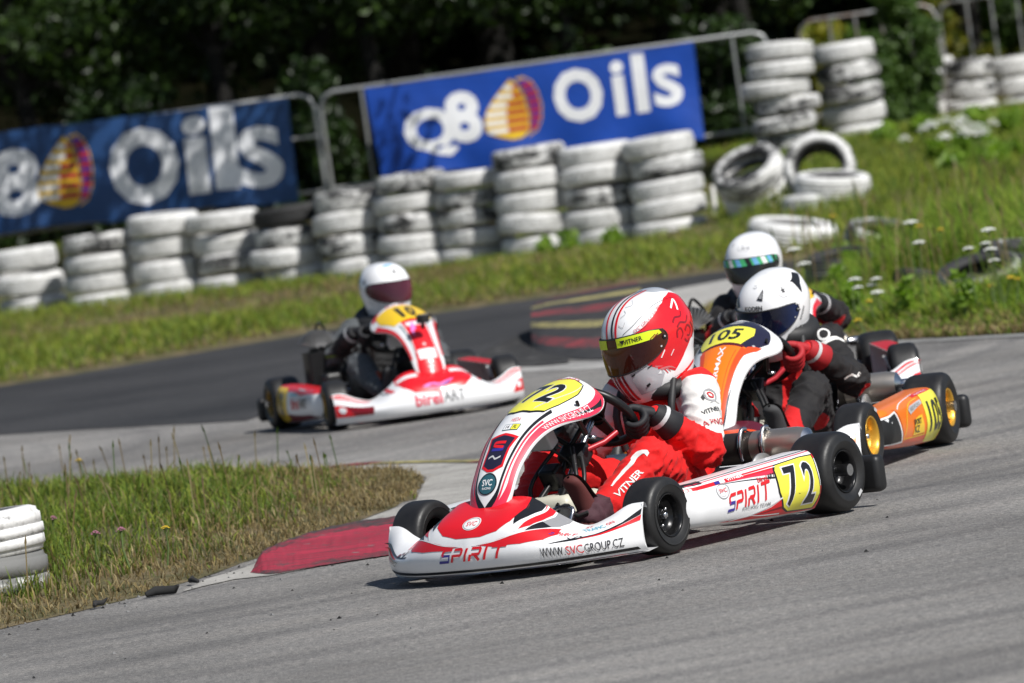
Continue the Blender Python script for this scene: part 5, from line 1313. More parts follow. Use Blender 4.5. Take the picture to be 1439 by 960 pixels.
def bump105():
    o = []; A = o.append
    A((poly([(-.19, 1.0), (-.19, .78), (-.17, .55), (-.12, .45), (.12, .45), (.17, .55), (.19, .78), (.19, 1.0)]), M_MAR, .001))
    A((poly([(-.17, .8), (-.15, .55), (-.10, .46), (.10, .46), (.15, .55), (.17, .8)]), M_ORG2, .0014)); A((stripe([(-.20, 1), (-.20, .78), (-.18, .55), (-.12, .43), (.12, .43), (.18, .55), (.20, .78), (.2, 1)], .012), M_WHT, .0016))
    for s in (1, -1):
        A((poly([(s * .40, .30), (s * .505, .16), (s * .515, .70), (s * .46, .55)]), M_ORG, .0014)); A((stripe([(s * .40, .70), (s * .36, .60), (s * .30, .52)], .02, .01), M_ORG2, .0014)); A((stripe([(s * .375, .78), (s * .34, .66), (s * .28, .58)], .01, .006), M_BLK, .0014)); A((stripe([(s * .43, .22), (s * .5, .17)], .03), M_WHT, .0018))
    A(bw('OTK', .08, .475, .42, M_BLK, wy=.03)); A((stripe([(-.4, .14), (0, .10), (.4, .14)], .05), M_ORG2, .0012))
    return o
def nas105():
    o = []; A = o.append; nm = lambda t, h, u, v, m, wu, off=.0024, b=.02, rot=0.: A((word(t, h, u, v, rot, 0, b, wu), m, off))
    body = [(-.62, .70), (0, .715), (.62, .70), (.66, .60), (.62, .45), (.52, .25), (.40, .10), (-.40, .10), (-.52, .25), (-.62, .45), (-.66, .60)]
    A((poly(body), M_ORG, .001)); A((stripe([(.40, .12), (.50, .26), (.58, .46), (.60, .68)], .14, .20), M_ORG2, .0013)); A((stripe([(-.40, .12), (-.50, .26), (-.58, .46), (-.60, .68)], .10, .16), M_ORG2, .0013)); A((poly([(-.55, .70), (0, .715), (.55, .70), (.52, .685), (0, .695), (-.52, .685)]), M_MAR, .0015)); A((stripe([(.30, .16), (.38, .40), (.42, .66)], .02), M_ORG2, .0016))
    top = [(-.74, .90), (-.5, .955), (0, .965), (.5, .955), (.76, .90), (.84, .80), (.78, .71), (.6, .69), (0, .70), (-.6, .69), (-.76, .74)]
    A((poly(top), M_NVY, .0012)); A((poly([(.50, .60), (.62, .70), (.84, .74), (.84, .70), (.7, .64), (.64, .56)]), M_ORG2, .0015)); A((poly([(.52, .16), (.62, .34), (.74, .42), (.66, .26), (.56, .12)]), M_NVY, .0015))
    A((poly([(-.64, .875), (0, .89), (.48, .87), (.54, .80), (.44, .705), (0, .715), (-.62, .70), (-.70, .78)]), M_YEL, .0018)); nm('105', .115, -.08, .795, M_BLK, .74, .0026, .02); nm('birel', .022, .0, .935, M_LGR, .26); A((disc(0, .935, .2, .014), M_GRY, .002)); A((disc(.70, .72, .03, .006), M_LGR, .002))
    sh = text_shape('INTERMAX', .02); A((([(.02 - yy * .17, .50 + x * .36) for x, yy in sh[0]], sh[1]), M_WHT, .0026))
    return o
def pod105():
    o = []; A = o.append
    def F(t, h, u, v, m, wu, off=.0024, b=.01, sl=0.): A((([(u - x * wu, v + yy * h + sl * x * wu) for x, yy in text_shape(t, b)[0]], text_shape(t, b)[1]), m, off))
    A((poly([(.0, .10), (.98, .10), (.98, .22), (.6, .24), (.3, .26), (0, .26)]), M_ORG2, .001)); A((poly([(.70, .20), (.78, .62), (.985, .56), (.985, .16)]), M_WHT, .0014)); A((poly([(.73, .23), (.80, .58), (.97, .53), (.97, .19)]), M_BLKP, .0018)); A((stripe([(.69, .18), (.77, .64), (.99, .58)], .02, .02), M_ORG, .0022))
    A((stripe([(.30, .26), (.62, .25), (.68, .27), (.52, .60), (.33, .66)], .012), M_YEL3, .0016)); A((poly([(.29, .62), (.29, .56), (.52, .48), (.54, .54), (.5, .585)]), M_LGR, .0018)); F('REDTON', .05, .41, .555, M_GRY, .18, .0026, .02, .2)
    A((poly([(.33, .45), (.31, .28), (.52, .27), (.46, .42), (.42, .36), (.40, .44)]), M_YEL3, .0018)); F('SPORT', .05, .42, .40, M_BLK, .13, .0028, .03); F('KZ', .07, .44, .33, M_BLK, .09, .0028, .02)
    A((poly([(.01, .70), (.27, .70), (.285, .55), (.27, .15), (.02, .12), (.01, .4)]), M_YEL, .0018))
    sh = text_shape('105', .03); A((([(.145 - x * .19, .42 + yy * .30) for x, yy in sh[0]], sh[1]), M_BLK, .0028)); A((poly([(.06, .78), (.36, .78), (.36, .70), (.06, .70)]), M_RED, .0018)); F('KARTING', .03, .2, .74, M_WHT, .2); A((stripe([(.3, .80), (.6, .72), (.72, .62)], .02), M_WHT, .0014))
    return o
S105 = dict(rim=M_GOLD, frame=M_FRED, bump_base=M_WHT, nas_base=M_WHT, pod_base=M_ORG, pod_end=M_WHT, bump=bump105, nas=nas105, pod=pod105, steer=-.08, turn=-.2, fst=2.0, under=M_LGR, pod_under=M_WHT, mark=M_BLKP, muff=.56)
S4 = dict(rim=M_DGLD, frame=M_FRED, bump_base=M_WHT, nas_base=M_WHT, pod_base=M_WHT, bump=bump10, nas=lambda: nas10(False), pod=lambda: pod10(False), steer=-.05, turn=0.)
POSE = {'72': (.289, 23.453, R(235.5)), '105': (.900, 26.163, R(252.7)), '10': (-.598, 35.1, R(285.2)), '4': (1.118, 30.227, R(274.5))}
make_kart(*POSE['72'], 'white and red kart with yellow number 72, leading the group', S72)
make_kart(*POSE['105'], 'orange and white kart with yellow number 105 and gold wheels', S105)
make_kart(*POSE['10'], 'red and white kart with gold number 10, alone on the left', S10)
make_kart(*POSE['4'], 'red and white kart mostly hidden behind kart number 105', S4)
# small action camera on the nose of the lone kart
X, Y, th = POSE['10']; q = nassau_pt(.08, .50); p = Matrix.Translation((X, Y, .004)) @ Matrix.Rotation(th, 4, 'Z') @ (q + Vector((.02, 0, .02)))
root = empty('action_camera', p, th); tag(root, 'small black action camera stuck on the nose of kart number 10', 'camera')
mb = MB(); mb.box((.01, 0, .035), (.035, .062, .045), M_BLKP, None, .006, 2); mb.build('body', root)
mb = MB(); mb.lathe([(.013, 0), (.013, .010), (.009, .011), (0, .009)], M_BLKM, 18, Matrix.Translation((.0275, -.014, .042)) @ Matrix.Rotation(PI / 2, 4, 'Y')); mb.build('lens', root)
mb = MB(); mb.tube([(-.015, 0, -.012), (0, 0, .012)], .010, M_BLKP, 8); mb.build('mount', root)
# ================================================================== drivers
def cloth(name, base, zones=(), rough=.75, fold=.35):
    """overall fabric; zones are (vertex attribute, colour), attribute = signed distance inside the zone"""
    t = NT(name); c = base; n1 = t.noise(8, 4, .6); n2 = t.noise(300, 2, .6)
    for a, cc in zones:
        f = t.math('MULTIPLY_ADD', t.attr(a).outputs['Fac'], 500., .5, True); c = t.mix(f, c, cc)
    c = t.mix(1., c, t.ramp(n1, [(.3, (.80, .80, .80)), (.7, (1.1, 1.1, 1.1))]), 'MULTIPLY')
    t.base(c); t.rough(rough); t.b.inputs['Sheen Weight'].default_value = .05; t.b.inputs['Specular IOR Level'].default_value = .3
    t.bump(t.math('ADD', t.noise(28, 4, .6), t.math('MULTIPLY', n2, .25)), fold, .006); return t.m

def solid_of(parts, voxel, smooth=2):
    """merge closed shapes into one continuous skin"""
    mb = MB()
    dm = bpy.data.materials.get('tmp') or bpy.data.materials.new('tmp')
    for p in parts: p(mb, dm)
    o = mb.build('tmp_solid'); md = o.modifiers.new('r', 'REMESH'); md.mode = 'VOXEL'; md.voxel_size = voxel; md.use_smooth_shade = True
    me = bpy.data.meshes.new_from_object(o.evaluated_get(bpy.context.evaluated_depsgraph_get()))
    old = o.data; bpy.data.objects.remove(o); bpy.data.meshes.remove(old)
    n = len(me.vertices); co = np.empty(n * 3, np.float32); me.vertices.foreach_get('co', co); co = co.reshape(-1, 3).astype(float)
    ed = np.empty(len(me.edges) * 2, np.int32); me.edges.foreach_get('vertices', ed); ed = ed.reshape(-1, 2)
    deg = np.bincount(ed.ravel(), minlength=n)[:, None]
    for _ in range(smooth):
        s = np.zeros_like(co); np.add.at(s, ed[:, 0], co[ed[:, 1]]); np.add.at(s, ed[:, 1], co[ed[:, 0]]); co = co * .4 + .6 * s / np.maximum(deg, 1)
    me.vertices.foreach_set('co', co.astype(np.float32).ravel()); me.materials.clear(); me.update()
    me.polygons.foreach_set('use_smooth', np.ones(len(me.polygons), bool)); return me, co

def limb(pts, rr, n=16, k=10):
    """tapered limb with rounded ends"""
    def f(mb, m):
        P = bez_path(pts, k) if len(pts) > 2 else [tuple(lerp(a, b, i / k) for a, b in zip(pts[0], pts[1])) for i in range(k + 1)]
        Rr = [interp(i / k, [j / (len(rr) - 1) for j in range(len(rr))], list(rr)) for i in range(k + 1)]
        d0 = (Vector(P[0]) - Vector(P[1])).normalized(); d1 = (Vector(P[-1]) - Vector(P[-2])).normalized()
        pre = [Vector(P[0]) + d0 * Rr[0] * math.cos(a) for a in (.3, .8, 1.2)]; pr = [Rr[0] * math.sin(a) for a in (.3, .8, 1.2)]
        post = [Vector(P[-1]) + d1 * Rr[-1] * math.cos(a) for a in (1.2, .8, .3)]; po = [Rr[-1] * math.sin(a) for a in (1.2, .8, .3)]
        mb.tube(pre + [Vector(p) for p in P] + post, pr + Rr + po, m, n)
    return f
def torso(rings, n=28):
    """rings: (x, y, z, half width, half depth, tilt)"""
    def f(mb, m):
        def fn(u, v):
            a = 2 * PI * u; t = [catmull([r for r in rings], v)][0]
            ca, sa = math.cos(a), math.sin(a); e = 2 / 2.4
            cx = math.copysign(abs(ca) ** e, ca); sx = math.copysign(abs(sa) ** e, sa)
            return (t[0] + t[4] * cx * math.cos(t[5]), t[1] + t[3] * sx, t[2] + t[4] * cx * math.sin(t[5]))
        mb.grid(fn, n, 30, m, cu=True)
        for v in (0, 1):
            ring_ = [fn(i / n, v) for i in range(n)]; mb.add(ring_, [tuple(range(n))], m)
    return f
def seg_d(co, a, b):
    a = np.array(a); b = np.array(b); ab = b - a; t = np.clip(((co - a) @ ab) / (ab @ ab + 1e-9), 0, 1); return np.linalg.norm(co - a - t[:, None] * ab, axis=1)
def caps(co, a, b, r):
    return r - seg_d(co, a, b)
def pt(a, b, t): return tuple(lerp(x, y, t) for x, y in zip(a, b))

WC = Vector((.115, 0, .425)) + Vector((-.70, 0, .72)).normalized() * .02
WA = Vector((-.70, 0, .72)).normalized(); WU = Vector((.72, 0, .70)).normalized(); WL = Vector((0, 1, 0))
def rim_pt(a): return WC + (WL * math.cos(a) + WU * math.sin(a)) * .140

def glove(side, a, wrist, elbow, mats, person, big=1.1):
    """gloved hand closed round the steering wheel rim at angle a"""
    p = rim_pt(a); er = (WL * math.cos(a) + WU * math.sin(a)); tg = (-WL * math.sin(a) + WU * math.cos(a)) * (1 if side > 0 else -1); ea = WA
    Wp = lambda ph, r, t: p + (er * math.cos(ph) + ea * math.sin(ph)) * r + tg * t
    parts = []; wv = Vector(wrist); k0 = []
    lens = [-165, -175, -170, -150]
    for i in range(4):
        t = (.0315 - i * .021); sp = 1 - .06 * i
        kn = Wp(R(62), .042, t * 1.02); k0.append(kn)
        angs = [62, 25, -15, -60, -110, lens[i]]; rad = [.043, .040, .0345, .031, .029, .027]
        th = [.0128, .0124, .0118, .0110, .0104, .0092]
        if i == 3: th = [x * .88 for x in th]
        parts.append(limb([Wp(R(q), r_, t) for q, r_ in zip(angs, rad)], th, 10, 14))
        parts.append(limb([kn, (kn + wv) * .5 + er * .006, wv], [.0145, .0195, .023], 10, 8))
    parts.append(limb([wv + tg * .012, Wp(R(85), .040, .034), Wp(R(120), .034, .046), Wp(R(165), .029, .050), Wp(R(205), .027, .046)], [.018, .0145, .0115, .0105, .0085], 10, 14))
    me, co = solid_of(parts, .0035, 2)
    me.materials.append(mats[0]); me.materials.append(mats[1])
    o = bpy.data.objects.new('glove', me); COL.objects.link(o); o.parent = person
    # raised print over the knuckles and back of the hand
    tops = np.array([tuple(k) for k in k0]); hid = (seg_d(co, k0[0], wv) < .0) 
    idx = np.empty(len(me.polygons), np.int32)
    cen = np.array([tuple(q.center) for q in me.polygons]); outw = np.array(er)
    d = seg_d(cen, (k0[1] + k0[0]) * .5 + er * .02, wv + er * .02); idx[:] = 0; idx[(d < .010)] = 1
    me.polygons.foreach_set('material_index', idx)
    # gauntlet cuff
    mb = MB(); dv = (Vector(elbow) - wv).normalized(); mb.tube([wv - dv * .022, wv, wv + dv * .03, wv + dv * .070, wv + dv * .074], [.030, .040, .046, .054, .050], mats[0], 18)
    mb.tube([wv + dv * .004, wv + dv * .018], [.0430, .0465], mats[2], 18, False); c = mb.build('cuff', o)
    return o

def shoe(side, ankle, toe, mats, person):
    a = Vector(ankle); t = Vector(toe); f = (t - a).normalized(); up = Vector((f.z * -1, 0, f.x)).normalized() if abs(f.x) + abs(f.z) > 0 else Vector((0, 0, 1)); sd = Vector((0, 1, 0))
    up = f.cross(sd) * -1; up = up.normalized()
    mb = MB()
    k_ = .86
    P = [tuple(x * k_ for x in q) for q in [(-.055, -.05, .028, .02), (-.05, -.02, .034, .045), (0, -.012, .036, .055), (.06, -.022, .036, .040), (.12, -.034, .040, .028), (.160, -.038, .038, .022), (.178, -.040, .026, .018), (.186, -.042, .006, .006)]]
    def fn(u, v):
        q = catmull(P, v); an = 2 * PI * u; return a + f * q[0] + up * (q[1] + q[3] * math.sin(an)) + sd * (q[2] * math.cos(an))
    mb.grid(fn, 18, 20, mats[0], cu=True); mb.add([fn(i / 18, 0) for i in range(18)], [tuple(range(18))], mats[0])
    def sole(u, v):
        q = catmull(P, v); return a + f * q[0] + up * (-.055 + .004 * v) + sd * (q[2] * 1.02 * lerp(-1, 1, u))
    mb.grid(sole, 8, 20, mats[1]); mb.tube([a + f * .05 + up * .022 + sd * -.03, a + f * .05 + up * .036, a + f * .05 + up * .022 + sd * .03], .007, mats[1], 6)
    mb.tube([a - f * .005 + up * .02, a - f * .045 + up * .075], [.042, .046], mats[0], 16); mb.build('shoe', person)

# --- helmet ------------------------------------------------------
class Helmet:
    def __init__(s, a=.152, b=.122, c=.142, cl=.190, n=2.35):
        s.a, s.b, s.c, s.cl, s.n = a, b, c, cl, n
    def d(s, x, y, z):
        zz = z / (s.c if z > 0 else s.cl); r = (abs(x / s.a) ** s.n + abs(y / s.b) ** s.n + abs(zz) ** s.n) ** (-1 / s.n)
        p = Vector((x, y, z)) * r
        az = math.atan2(y, x)
        # chin bar pushed forward, neck tucked in behind
        if p.z < .03:
            k = min(1, (.03 - p.z) / .09); f = max(0, math.cos(az)) ** 3; p.x += .022 * k * f
            bk = max(0, -math.cos(az)); p.x += .030 * k * bk; p.y *= 1 - .10 * k * k
        if p.z > .06 and p.x < 0: p.x -= .010 * min(1, (p.z - .06) / .05)
        return p
    def A(s, ph, t): return s.d(math.cos(t) * math.cos(ph), math.cos(t) * math.sin(ph), math.sin(t))
    def B(s, g_, w_): return s.d(math.cos(g_) * math.cos(w_), math.sin(w_), math.sin(g_) * math.cos(w_))

def mirror(P): return [(-x, y) for x, y in P][::-1]
def helmet(person, pos, rot, H, base, paint, visor, strip=None, mats=None, scale=(1, 1, 1), spoiler=None):
    yaw, pitch, roll = rot
    mb = MB(); T0 = -1.0
    mb.grid(lambda u, v: H.A(2 * PI * u, lerp(T0, PI / 2 - .004, v)), 72, 48, base, cu=True)
    mb.grid(lambda u, v: (H.A(2 * PI * u, T0) * lerp(1, .80, v)) + Vector((0, 0, -.012 * math.sin(v * PI) - .0 * v)), 72, 4, M_BLKP, cu=True)
    mb.grid(lambda u, v: (H.A(2 * PI * u, T0) * lerp(.80, .75, v)) + Vector((0, 0, lerp(0, .05, v))), 72, 2, M_BLKP, cu=True)
    for sh, fn, m, off in paint:
        st = .08; f2 = (lambda a, b: H.A(a, b)) if fn == 'A' else (lambda a, b: H.B(a, b))
        mb.decal(cut(sh, st), f2, m, off if fn == 'A' else -off)
    o = mb.build('helmet', person); o.location = pos; o.rotation_mode = 'XYZ'
    o.matrix_local = Matrix.Translation(pos) @ Matrix.Rotation(yaw, 4, 'Z') @ Matrix.Rotation(pitch, 4, 'Y') @ Matrix.Rotation(roll, 4, 'X') @ Matrix.Diagonal((*scale, 1))
    # visor
    vis = [(-1.30, .10), (-1.22, .28), (-.9, .33), (-.45, .335), (0, .335), (.45, .335), (.9, .33), (1.22, .28), (1.30, .10), (1.15, -.10), (.8, -.25), (.4, -.315), (0, -.33), (-.4, -.315), (-.8, -.25), (-1.15, -.10)]
    vm = MB(); big = [(x * 1.025, y * 1.06 + .004) for x, y in vis]
    vm.decal(cut(poly(big), .07), H.A, M_BLKP, .0022); vm.decal(cut(poly(vis), .07), H.A, visor, .0052)
    rim_ = [H.A(*catmull(vis + [vis[0]], i / 60)) for i in range(60)]; vm.tube([p * 1.026 for p in rim_], .0024, M_BLKP, 6, closed=True)
    for s in (1, -1):
        vm.decal(disc(1.20 * s, .13, .055), H.A, M_BLKM, .0085); vm.decal(disc(1.20 * s, .13, .02), H.A, M_LGR, .0095); vm.decal(disc(1.06 * s, -.05, .022), H.A, M_LGR, .0068)
    vo = vm.build('visor', o)
    if strip:
        sm = MB()
        for sh, m, off in strip: sm.decal(cut(sh, .06), H.A, m, off)
        sm.build('sun_strip', vo)
    if spoiler:
        sp = MB()
        def fn(u, v):
            q = H.B(lerp(1.62, 2.3, v), lerp(-.45, .45, u)); n = q.normalized(); return q + n * (-.001 + .005 * math.sin(min(1, v * 1.1) * PI) * (1 - abs(2 * u - 1) ** 3))
        sp.grid(fn, 24, 16, spoiler); sp.build('spoiler', o)
    return o
def vent(ph, t, s=.05, flip=1): return poly([(ph - s * .7 * flip, t - s * .6), (ph + s * .3 * flip, t - s * .9), (ph + s * .6 * flip, t + s * .5), (ph + s * .55 * flip, t + s * .9)])
def txtA(t, w_, h_, ph, th, rot=0., b=.01, sh=0.):   # seen from outside the azimuth runs right for +phi
    s = text_shape(t, b); return place(([(x * w_, y * h_) for x, y in s[0]], s[1]), 1, 1, ph, th, rot, sh)

def visor_mat(name, c0, c1, rough=.06):
    t = NT(name); lw = t.n('ShaderNodeLayerWeight'); lw.inputs['Blend'].default_value = .35
    t.base(t.mix(lw.outputs['Facing'], c0, c1)); t.rough(rough); t.b.inputs['Specular IOR Level'].default_value = .4
    t.b.inputs['Coat Weight'].default_value = .25; t.b.inputs['Coat Roughness'].default_value = .02; return t.m
V72 = visor_mat('amber_visor', (.025, .004, .005), (.35, .10, .008)); V105 = visor_mat('blue_visor', (.006, .007, .016), (.02, .06, .25)); V10 = visor_mat('clear_dark_visor', (.05, .012, .02), (.20, .03, .06)); V4 = visor_mat('smoke_visor', (.012, .012, .014), (.04, .05, .06))
M_HW = plastic('helmet_white', (.88, .88, .89), .12, .06, coat=.6); M_HR = plastic('helmet_red', (.74, .010, .018), .12, .06, coat=.7); M_HDR = plastic('helmet_dark_red', (.26, .006, .014), .14, .06, coat=.7); M_HPK = plastic('helmet_faded_red', (.62, .16, .17), .14, .06, coat=.7); M_HYEL = plastic('visor_yellow', (.70, .85, .02), .25, .05); M_HW_SHADE = plastic('helmet_white_shaded', (.50, .49, .52), .14, .06, coat=.6)
M_SPOI = plastic('clear_spoiler', (.40, .42, .46), .1, .05, coat=.6); M_GRN = plastic('green_strip', (.06, .42, .16), .3, .05); M_SKY = plastic('light_blue_strip', (.16, .42, .72), .3, .05)

def make_person(key, label, suit, zones_fn, P, sc=1., skin_extra=None):
    X, Y, th = POSE[key]
    cr_ = {'sh': .155, 'r': 1.}; cr_.update(P); lean = P.get('lean', 0.); rs = P.get('r', 1.)
    J = {}
    J['pel'] = (-.29, 0, .15); J['chest'] = (-.335, lean * .5, .40); J['neck'] = (-.315, lean * .8, .505)
    for s, n in ((1, 'L'), (-1, 'R')):
        J['sh' + n] = P.get('sh' + n, (-.315, .150 * s + lean * .6, .462)); J['el' + n] = P.get('el' + n, (-.205, .285 * s, .315)); a = P['hand' + n]
        rp = rim_pt(a); er = WL * math.cos(a) + WU * math.sin(a); J['wr' + n] = tuple(rp + er * .046 + WA * .066 + Vector((0, .012 * s, -.018)))
        J['hip' + n] = (-.25, .085 * s, .135); J['kn' + n] = P.get('kn' + n, (.125, .205 * s, .295)); J['an' + n] = P.get('an' + n, (.43, .155 * s, .135)); J['toe' + n] = P.get('toe' + n, (.53, .145 * s, .245))
    parts = [torso([(-.27, 0, .075, .135, .105, .1), (-.29, 0, .14, .158, .112, .1), (-.335, lean * .2, .26, .150, .105, .05), (-.345, lean * .45, .37, .166, .105, 0), (-.33, lean * .65, .455, .150, .088, -.1), (-.318, lean * .8, .505, .085, .066, -.1), (-.305, lean * .9, .55, .062, .06, -.1)])]
    for n in 'LR':
        sh, el, wr = J['sh' + n], J['el' + n], J['wr' + n]
        parts.append(limb([sh, pt(sh, el, .5), el], [.068 * rs, .062 * rs, .054 * rs])); parts.append(limb([el, pt(el, wr, .5), wr], [.055 * rs, .050 * rs, .034 * rs]))
        hp, kn, an = J['hip' + n], J['kn' + n], J['an' + n]
        m1 = pt(hp, kn, .5); m2 = pt(kn, an, .45)
        parts.append(limb([hp, (m1[0], m1[1], m1[2] + .01), kn], [.092 * rs, .080 * rs, .066 * rs])); parts.append(limb([kn, (m2[0] - .012, m2[1], m2[2] - .012), an], [.066 * rs, .060 * rs, .046 * rs]))
    me, co = solid_of(parts, .0082, 3)
    n = len(co); no = np.empty(n * 3, np.float32); me.vertices.foreach_get('normal', no); no = no.reshape(-1, 3)
    # folds: strongest round elbows, knees, waist
    w_ = np.full(n, .25)
    for q, r_ in [(J['elL'], .12), (J['elR'], .12), (J['knL'], .10), (J['knR'], .10), (J['pel'], .2), (J['anL'], .09), (J['anR'], .09)]: w_ += .9 * np.exp(-(np.linalg.norm(co - np.array(q), axis=1) / r_) ** 2)
    disp = np.zeros(n); sd = hash(key) % 7 if False else len(key) * 3.7
    for i in range(n):
        p = co[i]; a = mnoise.noise(Vector((p[0] * 19 + sd, p[1] * 8, p[2] * 22))); b = mnoise.noise(Vector((p[0] * 34, p[1] * 15 + sd, p[2] * 40)))
        disp[i] = (1 - abs(a)) ** 4 * 1.0 - .35 + (1 - abs(b)) ** 5 * .35 - .1
    co2 = co + no * (disp * w_ * .019)[:, None]
    me.vertices.foreach_set('co', co2.astype(np.float32).ravel())
    for k, arr in zones_fn(co, J, no).items():
        at_ = me.attributes.new(k, 'FLOAT', 'POINT'); at_.data.foreach_set('value', arr.astype(np.float32))
    me.materials.append(suit); me.update()
    o = bpy.data.objects.new('person', me); COL.objects.link(o); o.location = (X, Y, .004); o.rotation_euler = (0, 0, th); o.scale = (sc, sc, sc); tag(o, label, 'person')
    bvh = BVHTree.FromPolygons([Vector(c) for c in co2], [tuple(p.vertices) for p in me.polygons])
    for s, n in ((1, 'L'), (-1, 'R')):
        glove(s, P['hand' + n], J['wr' + n], J['el' + n], P['glove'], o)
        shoe(s, J['an' + n], J['toe' + n], P['shoe'], o)
    # neck brace
    mb = MB(); c = Vector((-.312, lean * .85, .515)); ring_ = []
    for k in range(28):
        a = 2 * PI * k / 28; ring_.append(c + Vector((.098 * math.cos(a), .112 * math.sin(a), .030 * math.cos(a) * -1 - .012 + .012 * math.cos(2 * a))))
    mb.tube(ring_, .036 * P.get('brace', 1.), P['brace_m'], 12, closed=True)
    mb.tube(bez_path([c + Vector((.06, .10, .0)), c + Vector((.115, .11, -.10)), c + Vector((.10, .10, -.22))], 8), .013, P['brace_m'], 8); mb.tube(bez_path([c + Vector((.06, -.10, .0)), c + Vector((.115, -.11, -.10)), c + Vector((.10, -.10, -.22))], 8), .013, P['brace_m'], 8)
    mb.tube([c + Vector((.105, .02, -.0)), c + Vector((.105, -.02, -.0))], .020, P.get('tab', M_RED), 8); mb.build('neck_brace', o)
    return o, J, bvh

def on_body(bvh, items, person):
    """lettering laid on the overall: (shape, origin, right, up, material), each print a piece of its own"""
    for sh, org, rgt, up, m in items:
        mb = MB()
        rgt = Vector(rgt).normalized(); up = Vector(up); up = (up - rgt * up.dot(rgt)).normalized(); d = rgt.cross(up) * -1   # pointing into the body
        vs = []
        sh = cut(sh, .012)
        for x, y in sh[0]:
            p0 = Vector(org) + rgt * x + up * y; hit = bvh.ray_cast(p0 - d * .25, d, .6)
            vs.append((hit[0] + hit[1] * .0022) if hit[0] else p0)
        mb.add(vs, sh[1], m); mb.build('suit_print', person)

M_SLW = plastic('print_white', (.70, .69, .67), .6, .1); M_SBK = plastic('print_black', (.03, .03, .032), .6, .1); M_SRD = plastic('print_red', (.5, .02, .03), .6, .1); M_SGY = plastic('print_grey', (.33, .33, .34), .6, .1)
RED_S = (.74, .012, .012); WHT_S = (.78, .77, .74)
suit72 = cloth('red_overall', RED_S, [('dark', (.075, .03, .04)), ('white', WHT_S), ('grey', (.35, .34, .34))])
def z72(co, J, no):
    w_ = np.maximum(caps(co, pt(J['shL'], J['elL'], .15), pt(J['shL'], J['elL'], .64), .080), caps(co, pt(J['shR'], J['elR'], .15), pt(J['shR'], J['elR'], .64), .080))
    band = np.minimum(w_, .0055 - np.abs(seg_d(co, J['shL'], J['shL']) - .152)); 
    dk = np.maximum(caps(co, (-.23, .11, .36), (-.23, .12, .26), .045), caps(co, pt(J['hipL'], J['knL'], .2), pt(J['hipL'], J['knL'], .5), .01))
    dk = np.maximum(dk, np.minimum(.008 - np.abs(np.linalg.norm(co - np.array(J['shL']), axis=1) - .150), w_ + .02))
    cuff = np.maximum(caps(co, pt(J['knL'], J['anL'], .9), J['anL'], .06), caps(co, pt(J['knR'], J['anR'], .9), J['anR'], .06))
    return {'white': w_, 'dark': np.maximum(dk, cuff), 'grey': np.full(len(co), -1.)}
GL_K = (plastic('glove_black', (.012, .012, .015), .6, .15), plastic('glove_grey', (.26, .26, .28), .6, .15), plastic('glove_trim', (.55, .55, .56), .5, .1))
GL_R = (plastic('glove_red', (.42, .014, .02), .6, .2), plastic('glove_bright_red', (.50, .03, .04), .6, .1), plastic('glove_trim', (.55, .55, .56), .5, .1))
SH_R = (plastic('shoe_dark_red', (.10, .02, .018), .7, .3), plastic('shoe_black', (.02, .02, .02), .6, .2)); SH_K = (plastic('shoe_grey', (.05, .05, .052), .7, .3), M_BLKP)
M_BRC = plastic('brace_black', (.016, .016, .017), .5, .2)
P72 = dict(shL=(-.315, .152, .474), shR=(-.315, -.152, .474), elL=(-.155, .250, .272), elR=(-.21, -.28, .28), knL=(.125, .205, .284), knR=(.125, -.205, .284), handL=R(-24), handR=R(204), glove=GL_K, shoe=SH_R, brace_m=M_BRC, brace=.9, r=1.02, lean=.0)
o, J, bvh = make_person('72', 'driver in red overall with white sleeves and red white helmet', suit72, z72, P72)
ua = Vector(J['elL']) - Vector(J['shL']); fw_ = Vector(J['knL']) - Vector(J['anL'])
rgt = Vector((-1, .25, 0)) ; upv = -ua
T_ = lambda s, h, b=.01, x=0, y=0, st=1.: word(s, h, x, y, 0, 0, b, None, None, st)
sq = (-Vector((.5, -.1, .1)))
on_body(bvh, [(T_('VITNER', .016, .01), pt(J['shL'], J['elL'], .53), rgt, upv, M_SBK), (T_('RACING', .020, .0), pt(J['shL'], J['elL'], .70), rgt, upv, M_SRD),
              (ring(0, 0, .020, .026, 20), pt(J['shL'], J['elL'], .30), rgt, upv, M_SGY), (ring(.0, .0, .008, .014, 14), pt(J['shL'], J['elL'], .30), rgt, upv, M_SRD), (poly([(-.034, .004), (-.022, .012), (-.022, -.004), (-.034, -.012)]), pt(J['shL'], J['elL'], .30), rgt, upv, M_SBK), (stripe([(-.02, -.03), (0, -.026), (.03, -.03)], .003), pt(J['shL'], J['elL'], .30), rgt, upv, M_SGY),
              (T_('VITNER', .021, .02, 0, 0, 1.5), pt(J['knL'], J['anL'], .50), -fw_ * -1, Vector((0, -.3, 1)), M_SLW), (stripe([(-.10, .03), (0, .034), (.075, .042), (.085, .022)], .004, .020), pt(J['knL'], J['anL'], .36), fw_, Vector((0, -.3, 1)), M_SLW)], o)
H72 = Helmet()
pA = []
red = [(.60, .36), (.82, .45), (1.08, .58), (1.4, .74), (1.8, .90), (2.3, .9), (2.75, .55), (2.9, .10), (2.6, -.22), (2.1, -.42), (1.7, -.62), (1.35, -.72), (1.05, -.55), (.80, -.42), (.70, -.30), (.60, -.1), (.5, .1)]
